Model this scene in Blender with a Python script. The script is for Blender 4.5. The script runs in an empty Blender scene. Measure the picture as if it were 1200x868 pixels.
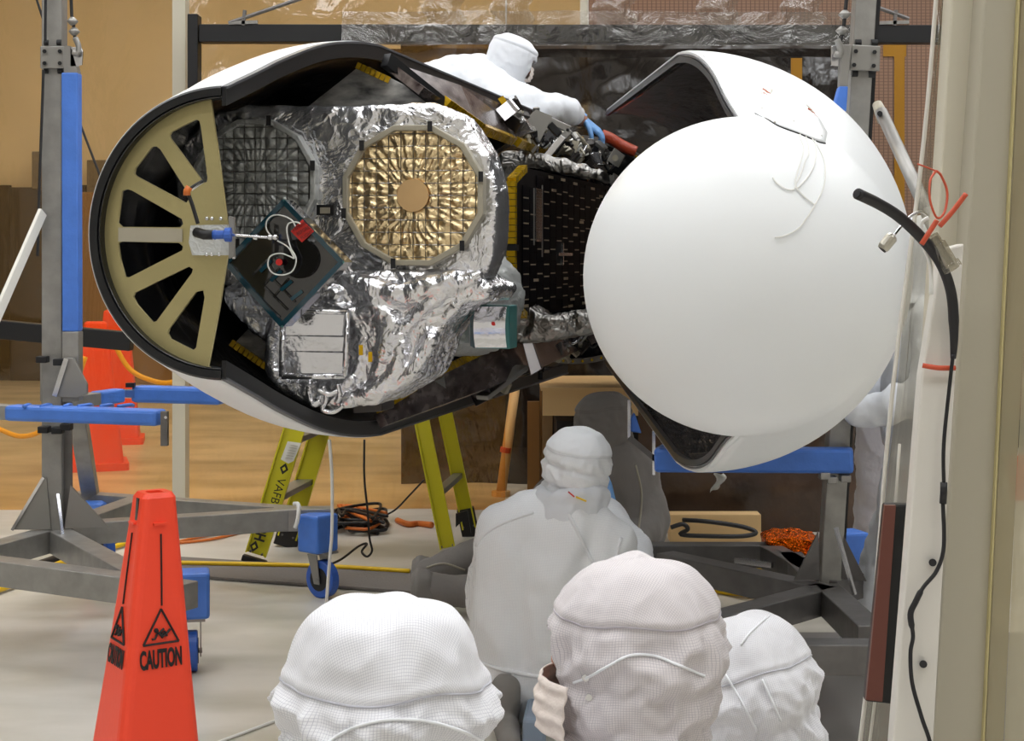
import bpy, bmesh, math, random
from mathutils import Vector as V, Matrix, noise
from mathutils.bvhtree import BVHTree
from math import pi, sin, cos, radians, sqrt
C = bpy.context.scene.collection
scn = bpy.context.scene
# ---------------------------------------------------------------- camera
CAMZ = 1.5; F = 1800.0
cd = bpy.data.cameras.new('camera'); cam = bpy.data.objects.new('camera', cd); C.objects.link(cam)
cam.location = (0, 0, CAMZ); cam.rotation_euler = (pi/2, 0, 0)
cd.sensor_width = 36; cd.lens = 36*F/1200; cd.shift_y = -124/1200; cd.clip_start = .05; cd.clip_end = 200
cd.dof.use_dof = False
scn.camera = cam
# ---------------------------------------------------------------- world, light, exposure
w = bpy.data.worlds.new('world'); scn.world = w; w.use_nodes = True
w.node_tree.nodes['Background'].inputs[0].default_value = (.8, .85, .9, 1)
w.node_tree.nodes['Background'].inputs[1].default_value = .3
LAMP_POWER = 10.2
scn.view_settings.view_transform = 'Standard'; scn.view_settings.look = 'None'
scn.view_settings.gamma = 1; scn.view_settings.use_curve_mapping = False
scn.view_settings.exposure = -0.08
rnd = random.Random(7)

def P(px, py, Y): return V(((px-600)/F*Y, Y, CAMZ-(py-310)/F*Y))
def floorpt(px, py): return P(px, py, CAMZ*F/(py-310))
# ---------------------------------------------------------------- materials
def lin(c):
    r = []
    for x in c:
        x /= 255; r.append(x/12.92 if x <= .04045 else ((x+.055)/1.055)**2.4)
    return (*r, 1)
def newmat(name):
    m = bpy.data.materials.new(name); m.use_nodes = True; nt = m.node_tree
    return m, nt, nt.nodes['Principled BSDF'], nt.nodes['Material Output']
def bump_noise(nt, b, scale, strength, detail=4, coord='Object', stretch=None, dist=.01, kind='noise'):
    tc = nt.nodes.new('ShaderNodeTexCoord'); src = tc.outputs[coord]
    if stretch:
        mp = nt.nodes.new('ShaderNodeMapping'); mp.inputs['Scale'].default_value = stretch
        nt.links.new(src, mp.inputs[0]); src = mp.outputs[0]
    n = nt.nodes.new('ShaderNodeTexNoise'); n.inputs['Scale'].default_value = scale; n.inputs['Detail'].default_value = detail
    nt.links.new(src, n.inputs['Vector'])
    bp = nt.nodes.new('ShaderNodeBump'); bp.inputs['Strength'].default_value = strength; bp.inputs['Distance'].default_value = dist
    nt.links.new(n.outputs[0], bp.inputs['Height']); nt.links.new(bp.outputs[0], b.inputs['Normal'])
    return src, n, bp
def mat(name, col, rough=.5, metal=0, bump=0, bscale=20, var=0, vscale=6, stretch=None, bdist=.01, coat=0, col2=None):
    m, nt, b, o = newmat(name)
    c = lin(col); b.inputs['Base Color'].default_value = c
    b.inputs['Roughness'].default_value = rough; b.inputs['Metallic'].default_value = metal
    b.inputs['Coat Weight'].default_value = coat
    if bump: bump_noise(nt, b, bscale, bump, stretch=stretch, dist=bdist)
    if var:
        tc = nt.nodes.new('ShaderNodeTexCoord'); src = tc.outputs['Object']
        if stretch:
            mp = nt.nodes.new('ShaderNodeMapping'); mp.inputs['Scale'].default_value = stretch
            nt.links.new(src, mp.inputs[0]); src = mp.outputs[0]
        n = nt.nodes.new('ShaderNodeTexNoise'); n.inputs['Scale'].default_value = vscale; n.inputs['Detail'].default_value = 6
        nt.links.new(src, n.inputs['Vector'])
        cr = nt.nodes.new('ShaderNodeValToRGB'); cr.color_ramp.elements[0].position = .3; cr.color_ramp.elements[1].position = .7
        d = lin(col2) if col2 else tuple(x*(1-var) for x in c[:3])+(1,)
        cr.color_ramp.elements[0].color = d; cr.color_ramp.elements[1].color = c
        nt.links.new(n.outputs[0], cr.inputs[0]); nt.links.new(cr.outputs[0], b.inputs['Base Color'])
    return m
def foilmat(name, col=(232, 232, 235), rough=.25, s=1.0, strength=.5, wave=None):
    m, nt, b, o = newmat(name)
    b.inputs['Base Color'].default_value = lin(col); b.inputs['Metallic'].default_value = 1; b.inputs['Roughness'].default_value = rough
    tc = nt.nodes.new('ShaderNodeTexCoord')
    nz = nt.nodes.new('ShaderNodeTexNoise'); nz.inputs['Scale'].default_value = 6*s; nz.inputs['Detail'].default_value = 3
    nt.links.new(tc.outputs['Object'], nz.inputs['Vector'])
    mx = nt.nodes.new('ShaderNodeMixRGB'); mx.inputs[0].default_value = .18
    nt.links.new(tc.outputs['Object'], mx.inputs[1]); nt.links.new(nz.outputs['Color'], mx.inputs[2])
    hs = None
    for sc, wt in ((9*s, .8), (24*s, .5), (70*s, .16)):
        vo = nt.nodes.new('ShaderNodeTexVoronoi'); vo.inputs['Scale'].default_value = sc
        nt.links.new(mx.outputs[0], vo.inputs['Vector'])
        mu = nt.nodes.new('ShaderNodeMath'); mu.operation = 'MULTIPLY'; mu.inputs[1].default_value = wt
        nt.links.new(vo.outputs['Distance'], mu.inputs[0])
        if hs is None: hs = mu
        else:
            ad = nt.nodes.new('ShaderNodeMath'); ad.operation = 'ADD'
            nt.links.new(hs.outputs[0], ad.inputs[0]); nt.links.new(mu.outputs[0], ad.inputs[1]); hs = ad
    bp = nt.nodes.new('ShaderNodeBump'); bp.inputs['Strength'].default_value = strength; bp.inputs['Distance'].default_value = .03
    nt.links.new(hs.outputs[0], bp.inputs['Height']); nt.links.new(bp.outputs[0], b.inputs['Normal'])
    return m
def filmmat(name, tint, opacity=.2, haze=(200, 200, 200), gloss=.15, scale=3, strength=.5, rough=.08, stretch=(1, 1, 1)):
    """plastic film: tinted transparency, a little scattering haze, glossy crumples"""
    m, nt, b, o = newmat(name); nt.nodes.remove(b)
    tr = nt.nodes.new('ShaderNodeBsdfTransparent'); tr.inputs[0].default_value = lin(tint)
    df = nt.nodes.new('ShaderNodeBsdfDiffuse'); df.inputs[0].default_value = lin(haze)
    tl = nt.nodes.new('ShaderNodeBsdfTranslucent'); tl.inputs[0].default_value = lin(haze)
    gl = nt.nodes.new('ShaderNodeBsdfGlossy'); gl.inputs['Roughness'].default_value = rough
    tc = nt.nodes.new('ShaderNodeTexCoord'); mp = nt.nodes.new('ShaderNodeMapping'); mp.inputs['Scale'].default_value = stretch
    n = nt.nodes.new('ShaderNodeTexNoise'); n.inputs['Scale'].default_value = scale; n.inputs['Detail'].default_value = 5; n.inputs['Distortion'].default_value = 1.0
    nt.links.new(tc.outputs['Object'], mp.inputs[0]); nt.links.new(mp.outputs[0], n.inputs['Vector'])
    bp = nt.nodes.new('ShaderNodeBump'); bp.inputs['Strength'].default_value = strength; bp.inputs['Distance'].default_value = .15
    nt.links.new(n.outputs[0], bp.inputs['Height']); nt.links.new(bp.outputs[0], gl.inputs['Normal'])
    a = nt.nodes.new('ShaderNodeMixShader'); a.inputs[0].default_value = .5
    nt.links.new(df.outputs[0], a.inputs[1]); nt.links.new(tl.outputs[0], a.inputs[2])
    b1 = nt.nodes.new('ShaderNodeMixShader'); b1.inputs[0].default_value = opacity
    nt.links.new(tr.outputs[0], b1.inputs[1]); nt.links.new(a.outputs[0], b1.inputs[2])
    c = nt.nodes.new('ShaderNodeMixShader'); c.inputs[0].default_value = gloss
    nt.links.new(b1.outputs[0], c.inputs[1]); nt.links.new(gl.outputs[0], c.inputs[2])
    nt.links.new(c.outputs[0], o.inputs[0])
    return m
def clothmat(name, col, grid=None, gcol=(150, 152, 165), bump=.35, bscale=14, gw=.16):
    m, nt, b, o = newmat(name)
    b.inputs['Base Color'].default_value = lin(col); b.inputs['Roughness'].default_value = .75
    b.inputs['Sheen Weight'].default_value = .15
    bump_noise(nt, b, bscale, bump, detail=3, dist=.02, stretch=(1, 1, .55))
    if grid:
        uv = nt.nodes.new('ShaderNodeUVMap'); sep = nt.nodes.new('ShaderNodeSeparateXYZ')
        nt.links.new(uv.outputs[0], sep.inputs[0]); outs = []
        for k in (0, 1):
            mu = nt.nodes.new('ShaderNodeMath'); mu.operation = 'MULTIPLY'; mu.inputs[1].default_value = grid
            fr = nt.nodes.new('ShaderNodeMath'); fr.operation = 'FRACT'
            lt = nt.nodes.new('ShaderNodeMath'); lt.operation = 'LESS_THAN'; lt.inputs[1].default_value = gw
            nt.links.new(sep.outputs[k], mu.inputs[0]); nt.links.new(mu.outputs[0], fr.inputs[0]); nt.links.new(fr.outputs[0], lt.inputs[0]); outs.append(lt)
        mxn = nt.nodes.new('ShaderNodeMath'); mxn.operation = 'MAXIMUM'
        nt.links.new(outs[0].outputs[0], mxn.inputs[0]); nt.links.new(outs[1].outputs[0], mxn.inputs[1])
        mix = nt.nodes.new('ShaderNodeMixRGB'); mix.inputs[1].default_value = lin(col); mix.inputs[2].default_value = lin(gcol)
        nt.links.new(mxn.outputs[0], mix.inputs[0]); nt.links.new(mix.outputs[0], b.inputs['Base Color'])
    return m
def emit(name, col, s):
    m, nt, b, o = newmat(name); nt.nodes.remove(b)
    e = nt.nodes.new('ShaderNodeEmission'); e.inputs[0].default_value = col; e.inputs[1].default_value = s
    nt.links.new(e.outputs[0], o.inputs[0]); return m

M = dict(
 white=mat('fairing_white_paint', (238, 241, 243), .38, bump=.03, bscale=40),
 liner=mat('black_liner', (10, 11, 16), .16, bump=.25, bscale=3, coat=.4, bdist=.05),
 liner2=mat('crinkled_dark_liner', (34, 33, 34), .22, bump=1.0, bscale=6, coat=.5, stretch=(2.5, .5, 2.5), bdist=.06),
 seal=mat('black_rubber_seal', (14, 15, 18), .4), greyseal=mat('grey_seal', (84, 85, 90), .4),
 gold=mat('chromate_gold', (188, 176, 126), .36, metal=.55, bump=.06, bscale=60, var=.12, vscale=4),
 steel=mat('brushed_steel', (158, 156, 152), .42, metal=.55, bump=.12, bscale=30, var=.25, vscale=14),
 steeld=mat('dark_steel', (116, 113, 111), .45, metal=.5, bump=.12, bscale=30, var=.25, vscale=14),
 chrome=mat('bright_metal', (215, 215, 218), .22, metal=1), black=mat('black_metal', (28, 28, 30), .45, metal=.3),
 blue=mat('blue_wrap', (74, 124, 214), .42, bump=.5, bscale=18, var=.18, vscale=10, bdist=.008),
 bluew=mat('blue_polyurethane', (48, 92, 180), .4), yellow=mat('yellow_fibreglass', (205, 196, 30), .42),
 ykap=mat('yellow_kapton', (205, 165, 20), .25, metal=.55, bump=.6, bscale=40), orange=mat('orange_plastic', (244, 72, 42), .42, bump=.05, bscale=80),
 ink=mat('black_ink', (20, 16, 18), .6), postw=mat('cream_post', (196, 190, 172), .5), tape=mat('grey_tape', (165, 158, 140), .35),
 foil=foilmat('silver_foil'), foild=foilmat('dull_foil', (150, 148, 145), .3, 1.2, .5), foilg=foilmat('grey_film', (200, 202, 200), .5, 1.6, .3),
 foilrefl=foilmat('amber_reflection_film', (240, 216, 170), .36, 1.6, .3), reflsmooth=mat('smooth_amber_reflection', (228, 190, 138), .3, metal=.6),  # gold tone is the amber wall's reflection put into the film colour
 mirror=mat('silver_mirror', (225, 226, 232), .12, metal=1, bump=.15, bscale=9, bdist=.03),
 cell=mat('solar_cell', (9, 7, 12), .5), cellb=mat('cell_backing', (26, 21, 20), .6), lead=mat('cell_lead', (190, 175, 150), .4, metal=.4),
 mottle=mat('mottled_panel', (150, 140, 138), .25, metal=.6, var=.9, vscale=9, col2=(48, 30, 32), stretch=(3, 1, 3)),
 mottle2=mat('spotted_panel', (215, 213, 208), .45, metal=.1, var=.9, vscale=12, col2=(70, 70, 72), stretch=(1, .6, 2.4)),
 teal=mat('teal_acrylic', (16, 58, 72), .12, coat=.6), dglass=mat('dark_glass', (14, 16, 18), .06, coat=1.0, var=.6, vscale=5, col2=(40, 38, 36)),
 redtag=mat('red_label', (205, 40, 30), .6), red=mat('red_dot', (215, 30, 25), .5), wire=mat('white_wire', (232, 232, 228), .5),
 cable=mat('black_cable', (22, 21, 24), .5), ocable=mat('orange_cable', (208, 110, 40), .5), ycable=mat('yellow_cable', (232, 190, 20), .5),
 suit=clothmat('white_suit_fabric', (243, 245, 248), 260, (222, 225, 231), bump=.7, bscale=6),
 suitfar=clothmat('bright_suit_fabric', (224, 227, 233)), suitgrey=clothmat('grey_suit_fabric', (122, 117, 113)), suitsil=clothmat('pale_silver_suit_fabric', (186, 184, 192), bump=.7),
 hood=clothmat('checked_hood_fabric', (232, 232, 236), 260, (192, 192, 202), bump=.7, bscale=7, gw=.13), hoodw=clothmat('warm_checked_hood_fabric', (218, 212, 213), 260, (178, 172, 180), bump=.7, bscale=7, gw=.14),
 trim=mat('suit_seam', (236, 238, 242), .7), skin=mat('skin', (196, 142, 118), .5), glove=mat('blue_glove', (112, 160, 215), .45, bump=.3, bscale=40),
 mask=mat('face_mask', (226, 214, 206), .8, bump=.5, bscale=22, bdist=.02), shoe=mat('grey_shoe_cover', (128, 124, 120), .7), shoew=mat('white_shoe_cover', (205, 200, 198), .7),
 pad=mat('blue_grey_plastic', (128, 142, 160), .5), hair=mat('dark_hair', (40, 28, 22), .6),
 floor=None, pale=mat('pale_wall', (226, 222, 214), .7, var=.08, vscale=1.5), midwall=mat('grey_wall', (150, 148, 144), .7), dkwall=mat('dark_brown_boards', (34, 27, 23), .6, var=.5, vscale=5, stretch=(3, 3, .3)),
 brown=mat('brown_board', (128, 98, 62), .6), copper=None, tan=mat('tan_board', (222, 186, 132), .6, var=.1, vscale=3), rubber=mat('grey_ribbed_mat', (118, 112, 108), .8, bump=.5, bscale=90),
 pillar=mat('beige_pillar_paint', (176, 170, 152), .55, bump=.05, bscale=60), poly=mat('clear_white_plastic', (220, 216, 208), .35), oranget=mat('orange_tape', (196, 78, 46), .5),
 amberwrap=foilmat('amber_wrap', (226, 104, 20), .22, 2.2, .9), brass=mat('dull_fitting', (188, 184, 172), .3, metal=.9), teal2=mat('teal_frame', (70, 130, 128), .3),
 ambertape=mat('amber_tape', (158, 112, 26), .3, metal=.2), lowdark=mat('dark_brown_plastic', (48, 38, 32), .22, bump=.5, bscale=4, var=.7, vscale=2.5, col2=(88, 66, 50), bdist=.05), darkfloor=mat('dark_floor_tone', (120, 116, 112), .4),
 gauze=mat('grey_bracket', (150, 148, 144), .4, metal=.7), gauze2=mat('dark_bracket', (70, 66, 64), .45, metal=.6), label=mat('white_label', (226, 224, 214), .6),
)
M['cell'].node_tree.nodes['Principled BSDF'].inputs['Specular IOR Level'].default_value = .12
M['cellb'].node_tree.nodes['Principled BSDF'].inputs['Specular IOR Level'].default_value = .12
# floor: painted concrete with faint stains and scuffs
def floormat():
    m, nt, b, o = newmat('painted_floor')
    tc = nt.nodes.new('ShaderNodeTexCoord'); mp = nt.nodes.new('ShaderNodeMapping'); mp.inputs['Scale'].default_value = (1, 2.2, 1)
    nt.links.new(tc.outputs['Object'], mp.inputs[0])
    n = nt.nodes.new('ShaderNodeTexNoise'); n.inputs['Scale'].default_value = 1.1; n.inputs['Detail'].default_value = 7
    nt.links.new(mp.outputs[0], n.inputs['Vector'])
    cr = nt.nodes.new('ShaderNodeValToRGB'); cr.color_ramp.elements[0].position = .32; cr.color_ramp.elements[0].color = lin((176, 172, 158))
    cr.color_ramp.elements[1].position = .62; cr.color_ramp.elements[1].color = lin((214, 209, 200))
    nt.links.new(n.outputs[0], cr.inputs[0]); nt.links.new(cr.outputs[0], b.inputs['Base Color'])
    b.inputs['Roughness'].default_value = .36; b.inputs['Coat Weight'].default_value = .15
    return m
M['floor'] = floormat()
M['foilg'].node_tree.nodes['Principled BSDF'].inputs['Metallic'].default_value = .5
M['foil'].node_tree.nodes['Principled BSDF'].inputs['Metallic'].default_value = .88
def meshwall():
    m, nt, b, o = newmat('brown_mesh_screen')
    tc = nt.nodes.new('ShaderNodeTexCoord'); sep = nt.nodes.new('ShaderNodeSeparateXYZ'); nt.links.new(tc.outputs['Object'], sep.inputs[0])
    outs = []
    for k, s in ((0, 30), (2, 44)):
        mu = nt.nodes.new('ShaderNodeMath'); mu.operation = 'MULTIPLY'; mu.inputs[1].default_value = s
        fr = nt.nodes.new('ShaderNodeMath'); fr.operation = 'FRACT'; lt = nt.nodes.new('ShaderNodeMath'); lt.operation = 'LESS_THAN'; lt.inputs[1].default_value = .22
        nt.links.new(sep.outputs[k], mu.inputs[0]); nt.links.new(mu.outputs[0], fr.inputs[0]); nt.links.new(fr.outputs[0], lt.inputs[0]); outs.append(lt)
    mxn = nt.nodes.new('ShaderNodeMath'); mxn.operation = 'MAXIMUM'; nt.links.new(outs[0].outputs[0], mxn.inputs[0]); nt.links.new(outs[1].outputs[0], mxn.inputs[1])
    mix = nt.nodes.new('ShaderNodeMixRGB'); mix.inputs[1].default_value = lin((138, 106, 86)); mix.inputs[2].default_value = lin((104, 80, 64))
    nt.links.new(mxn.outputs[0], mix.inputs[0]); nt.links.new(mix.outputs[0], b.inputs['Base Color']); b.inputs['Roughness'].default_value = .7
    return m
M['copper'] = meshwall()
M['amberfilm'] = filmmat('amber_curtain_film', (255, 218, 158), .07, (240, 190, 112), .05, 1.6, .4, stretch=(1, 1, .35))
M['clearfilm'] = filmmat('clear_film', (235, 232, 226), .08, (200, 196, 188), .12, 5, .7, stretch=(1, 1, 1))
M['darkfilm'] = filmmat('smoky_film', (84, 74, 66), .5, (52, 44, 39), .07, 1.0, .35, .2, stretch=(1, 1, 1))
M['stripfilm'] = filmmat('strip_film', (222, 218, 206), .15, (205, 200, 186), .12, 6, .6, stretch=(2, 2, .25))
M['hazyfilm'] = filmmat('hazy_film', (215, 208, 190), .62, (196, 188, 160), .06, 4, .4, stretch=(2, 2, .25))
M['smokefilm'] = filmmat('dark_tinted_film', (120, 96, 84), .25, (80, 50, 44), .14, 6, .6, stretch=(2, 2, .2))
# ---------------------------------------------------------------- mesh building
def wl(o): 
    r = V((0, 0, 0))
    while o: r += o.location; o = o.parent
    return r
class MB:
    def __init__(s): s.v = []; s.f = []; s.uv = None
    def quadbox(s, c8):
        n = len(s.v); s.v += [V(p) for p in c8]
        s.f += [[n+i for i in q] for q in ((0,3,2,1),(4,5,6,7),(0,1,5,4),(1,2,6,5),(2,3,7,6),(3,0,4,7))]
        return s
    def box(s, x0, x1, y0, y1, z0, z1):
        return s.quadbox([(x0,y0,z0),(x1,y0,z0),(x1,y1,z0),(x0,y1,z0),(x0,y0,z1),(x1,y0,z1),(x1,y1,z1),(x0,y1,z1)])
    def obox(s, c, sx, sy, sz, R=None):
        R = R or Matrix.Identity(3); c = V(c)
        return s.quadbox([c+R@V((i*sx/2, j*sy/2, k*sz/2)) for k in (-1, 1) for (i, j) in ((-1,-1),(1,-1),(1,1),(-1,1))])
    def bar(s, a, b, w, h=None, up=V((0, 0, 1))):
        a = V(a); b = V(b); h = h or w; d = (b-a).normalized()
        x = d.cross(up)
        if x.length < 1e-4: x = d.cross(V((0, 1, 0)))
        x.normalize(); z = x.cross(d).normalized()
        q = [(-1,-1),(1,-1),(1,1),(-1,1)]
        return s.quadbox([a+x*i*w/2+z*j*h/2 for i, j in q]+[b+x*i*w/2+z*j*h/2 for i, j in q])
    def tube(s, pts, r, n=8, cap=True):
        pts = [V(p) for p in pts]; rs = r if isinstance(r, (list, tuple)) else [r]*len(pts)
        base = len(s.v); prev = None
        for i, p in enumerate(pts):
            d = (pts[min(i+1, len(pts)-1)]-pts[max(i-1, 0)])
            d = d.normalized() if d.length > 1e-9 else V((0, 0, 1))
            if prev is None:
                x = d.cross(V((0, 0, 1)))
                if x.length < .05: x = d.cross(V((1, 0, 0)))
            else: x = prev-d*prev.dot(d)
            x.normalize(); prev = x; y = d.cross(x)
            for k in range(n):
                a = 2*pi*k/n; s.v.append(p+(x*cos(a)+y*sin(a))*rs[i])
        for i in range(len(pts)-1):
            for k in range(n):
                s.f.append([base+i*n+k, base+i*n+(k+1) % n, base+(i+1)*n+(k+1) % n, base+(i+1)*n+k])
        if cap:
            s.f.append([base+k for k in range(n)][::-1]); e = base+(len(pts)-1)*n; s.f.append([e+k for k in range(n)])
        return s
    def cyl(s, a, b, r, n=16): return s.tube([a, b], r, n)
    def sph(s, c, r, n=12, sc=(1, 1, 1)):
        c = V(c); base = len(s.v); m = n//2
        for i in range(m+1):
            t = pi*i/m
            for k in range(n):
                a = 2*pi*k/n; s.v.append(c+V((sin(t)*cos(a)*sc[0], sin(t)*sin(a)*sc[1], cos(t)*sc[2]))*r)
        for i in range(m):
            for k in range(n):
                s.f.append([base+i*n+k, base+(i+1)*n+k, base+(i+1)*n+(k+1) % n, base+i*n+(k+1) % n])
        return s
    def prism(s, poly, vec):
        n = len(s.v); m = len(poly); vec = V(vec)
        s.v += [V(p) for p in poly]+[V(p)+vec for p in poly]
        s.f.append(list(range(n, n+m))[::-1]); s.f.append(list(range(n+m, n+2*m)))
        for i in range(m): s.f.append([n+i, n+(i+1) % m, n+m+(i+1) % m, n+m+i])
        return s
    def grid(s, fn, nu, nv, wrap=False, skip=None):
        base = len(s.v); W = nu if wrap else nu+1; us = []
        for j in range(nv+1):
            for i in range(W): s.v.append(V(fn(i/nu, j/nv)))
        for j in range(nv):
            for i in range(nu):
                if skip and skip((i+.5)/nu, (j+.5)/nv): continue
                s.f.append([base+j*W+i, base+j*W+(i+1) % W, base+(j+1)*W+(i+1) % W, base+(j+1)*W+i])
        return s
    def build(s, name, m, parent=None, smooth=False, fix=True, origin=None, uvfn=None, bevel=0, solid=0, flipn=False):
        off = wl(parent) if parent else (V(origin) if origin is not None else V((0, 0, 0)))
        me = bpy.data.meshes.new(name); me.from_pydata([v-off for v in s.v], [], s.f)
        if fix:
            bm = bmesh.new(); bm.from_mesh(me); bmesh.ops.remove_doubles(bm, verts=bm.verts, dist=1e-5)
            bmesh.ops.recalc_face_normals(bm, faces=bm.faces); bm.to_mesh(me); bm.free()
        if uvfn:
            ul = me.uv_layers.new(name='UVMap')
            for l in me.loops: ul.data[l.index].uv = uvfn(me.vertices[l.vertex_index].co+off)
        mats = m if isinstance(m, (list, tuple)) else [m]
        for x in mats: me.materials.append(x)
        if smooth:
            me.polygons.foreach_set('use_smooth', [True]*len(me.polygons))
        o = bpy.data.objects.new(name, me); C.objects.link(o)
        if parent: o.parent = parent
        elif origin is not None: o.location = origin
        if bevel:
            md = o.modifiers.new('bevel', 'BEVEL'); md.width = bevel; md.segments = 2; md.limit_method = 'ANGLE'
        if solid:
            md = o.modifiers.new('solidify', 'SOLIDIFY'); md.thickness = solid; md.offset = 0
        return o
def thing(name, label, cat, loc, group=None):
    o = bpy.data.objects.new(name, None); C.objects.link(o); o.location = loc; o.empty_display_size = .1
    o['label'] = label; o['category'] = cat
    if group: o['group'] = group
    bpy.context.view_layer.update; return o
def tag(o, label, cat, group=None):
    o['label'] = label; o['category'] = cat
    if group: o['group'] = group
    return o
def struct(o): o['kind'] = 'structure'; return o
def stuff(o): o['kind'] = 'stuff'; return o
def copy_tree(o, parent=None, loc=None, label=None):
    c = o.copy(); C.objects.link(c); c.parent = parent
    if loc is not None: c.location = loc
    if label: c['label'] = label
    for ch in list(o.children): copy_tree(ch, c)
    return c
def smooth(pts, n=6):
    pts = [V(p) for p in pts]; out = []
    for i in range(len(pts)-1):
        p0 = pts[max(i-1, 0)]; p1 = pts[i]; p2 = pts[i+1]; p3 = pts[min(i+2, len(pts)-1)]
        for k in range(n):
            t = k/n
            out.append(.5*((2*p1)+(-p0+p2)*t+(2*p0-5*p1+4*p2-p3)*t*t+(-p0+3*p1-3*p2+p3)*t*t*t))
    return out+[pts[-1]]
def flattube(pts, r, n=8): return MB().tube(smooth(pts), r, n)
dg = lambda: bpy.context.evaluated_depsgraph_get()
def bvh(objs):
    vs = []; fs = []
    bpy.context.view_layer.update(); d = dg()
    for o in objs:
        e = o.evaluated_get(d); me = e.to_mesh(); n = len(vs); mw = o.matrix_world
        vs += [mw@v.co for v in me.vertices]; fs += [[n+i for i in p.vertices] for p in me.polygons]; e.to_mesh_clear()
    return BVHTree.FromPolygons(vs, fs)
def proj(tree, px, py, lift=.002, far=None):
    d = (P(px, py, 1)-V((0, 0, CAMZ))).normalized()
    h = tree.ray_cast(V((0, 0, CAMZ)), d)
    if h[0] is None: return P(px, py, far) if far else None
    return h[0]-d*lift
def projpath(tree, pts, lift=.002, far=None, n=5):
    sp = smooth([(a, b, 0) for a, b in pts], n); out = []
    for p in sp:
        q = proj(tree, p.x, p.y, lift, far)
        if q is not None: out.append(q)
    return out
def textmesh(body, size, origin, xdir, ydir, m, parent, name='lettering', offset=.0, depth=.0008, sx=1.0, align='CENTER'):
    cu = bpy.data.curves.new(name, 'FONT'); cu.body = body; cu.size = size; cu.offset = offset; cu.extrude = depth
    cu.align_x = align; cu.align_y = 'CENTER'
    o = bpy.data.objects.new(name+'_t', cu); C.objects.link(o); bpy.context.view_layer.update()
    me = bpy.data.meshes.new_from_object(o.evaluated_get(dg())); bpy.data.objects.remove(o)
    x = V(xdir).normalized(); y = V(ydir); y = (y-x*y.dot(x)).normalized(); z = x.cross(y); og = V(origin)-wl(parent)
    for v in me.vertices: v.co = og+x*v.co.x*sx+y*v.co.y+z*v.co.z
    me.materials.clear(); me.materials.append(m)
    ob = bpy.data.objects.new(name, me); C.objects.link(ob); ob.parent = parent
    return ob
def holed(outer, holes, O, ux, uy, th, name, m, parent):
    """flat plate with holes: 2-D polygons placed in the frame (O, ux, uy)"""
    cu = bpy.data.curves.new(name, 'CURVE'); cu.dimensions = '2D'; cu.fill_mode = 'BOTH'; cu.extrude = th/2
    for pl in [outer]+holes:
        sp = cu.splines.new('POLY'); sp.points.add(len(pl)-1); sp.use_cyclic_u = True
        for i, q in enumerate(pl): sp.points[i].co = (q[0], q[1], 0, 1)
    o = bpy.data.objects.new(name+'_c', cu); C.objects.link(o); bpy.context.view_layer.update()
    me = bpy.data.meshes.new_from_object(o.evaluated_get(dg())); bpy.data.objects.remove(o)
    uz = ux.cross(uy); og = O-wl(parent)
    for v in me.vertices: v.co = og+ux*v.co.x+uy*v.co.y+uz*v.co.z
    me.materials.clear(); me.materials.append(m)
    ob = bpy.data.objects.new(name, me); C.objects.link(ob); ob.parent = parent
    return ob
def onplane(px, py, O, N):
    d = P(px, py, 1)-V((0, 0, CAMZ)); t = (O-V((0, 0, CAMZ))).dot(N)/d.dot(N)
    return V((0, 0, CAMZ))+d*t
def blob(mb, name, m, parent, voxel=.012, disp=0, dscale=.15, smoothit=4, seed=0, disp2=0, dscale2=.05, uv=False, orient=None, origin=None, flat=False):
    """union of overlapping lumps -> one continuous skin, gently creased"""
    o = mb.build(name, m, parent, fix=False, origin=origin)
    r = o.modifiers.new('r', 'REMESH'); r.mode = 'VOXEL'; r.voxel_size = voxel
    if smoothit:
        s = o.modifiers.new('s', 'SMOOTH'); s.iterations = smoothit; s.factor = .6
    bpy.context.view_layer.update()
    me = bpy.data.meshes.new_from_object(o.evaluated_get(dg()))
    o.modifiers.clear(); old = o.data; o.data = me; bpy.data.meshes.remove(old)
    if disp or disp2:
        ns = [v.normal.copy() for v in me.vertices]; so = V((seed*3.1, seed*1.7, seed))
        for v, n in zip(me.vertices, ns):
            q = v.co+so; d = 0
            if disp:
                a = noise.noise(V((q.x, q.y, q.z*.6))/dscale); d += disp*(1-2*abs(a))
            if disp2:
                a = noise.noise(q/dscale2); d += disp2*(.6-2*abs(a))
            v.co += n*d
    if uv:
        ul = me.uv_layers.new(name='UVMap')
        for l in me.loops:
            c = me.vertices[l.vertex_index].co; ul.data[l.index].uv = (c.x+.35*c.y, c.z)
    me.materials.clear(); me.materials.append(m)
    me.polygons.foreach_set('use_smooth', [not flat]*len(me.polygons))
    return o
def limb(mb, pts):
    """pts: [(point, radius), ...] tapered chain with rounded joints"""
    for (p, r) in pts: mb.sph(p, r, 14)
    for (a, ra), (b, rb) in zip(pts, pts[1:]):
        mb.tube([a, b], [ra, rb], 14)
    return mb
# ================================================================ SETTING
FY = 9.3
def plane_struct(name, m, *b):
    return struct(MB().box(*b).build(name, m))
plane_struct('floor', M['floor'], -10, 10, -6, 20.2, -.1, 0)
plane_struct('wall_back', M['pale'], -10, 10, 20, 20.2, 0, 7)
plane_struct('wall_left', M['midwall'], -10.2, -10, -6, 20.2, 0, 7)
plane_struct('wall_right', M['midwall'], 10, 10.2, -6, 20.2, 0, 7)
plane_struct('wall_front', M['pale'], -10, 10, -6.2, -6, 0, 7)
plane_struct('ceiling', M['pale'], -10, 10, -6, 20.2, 7, 7.2)
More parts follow.
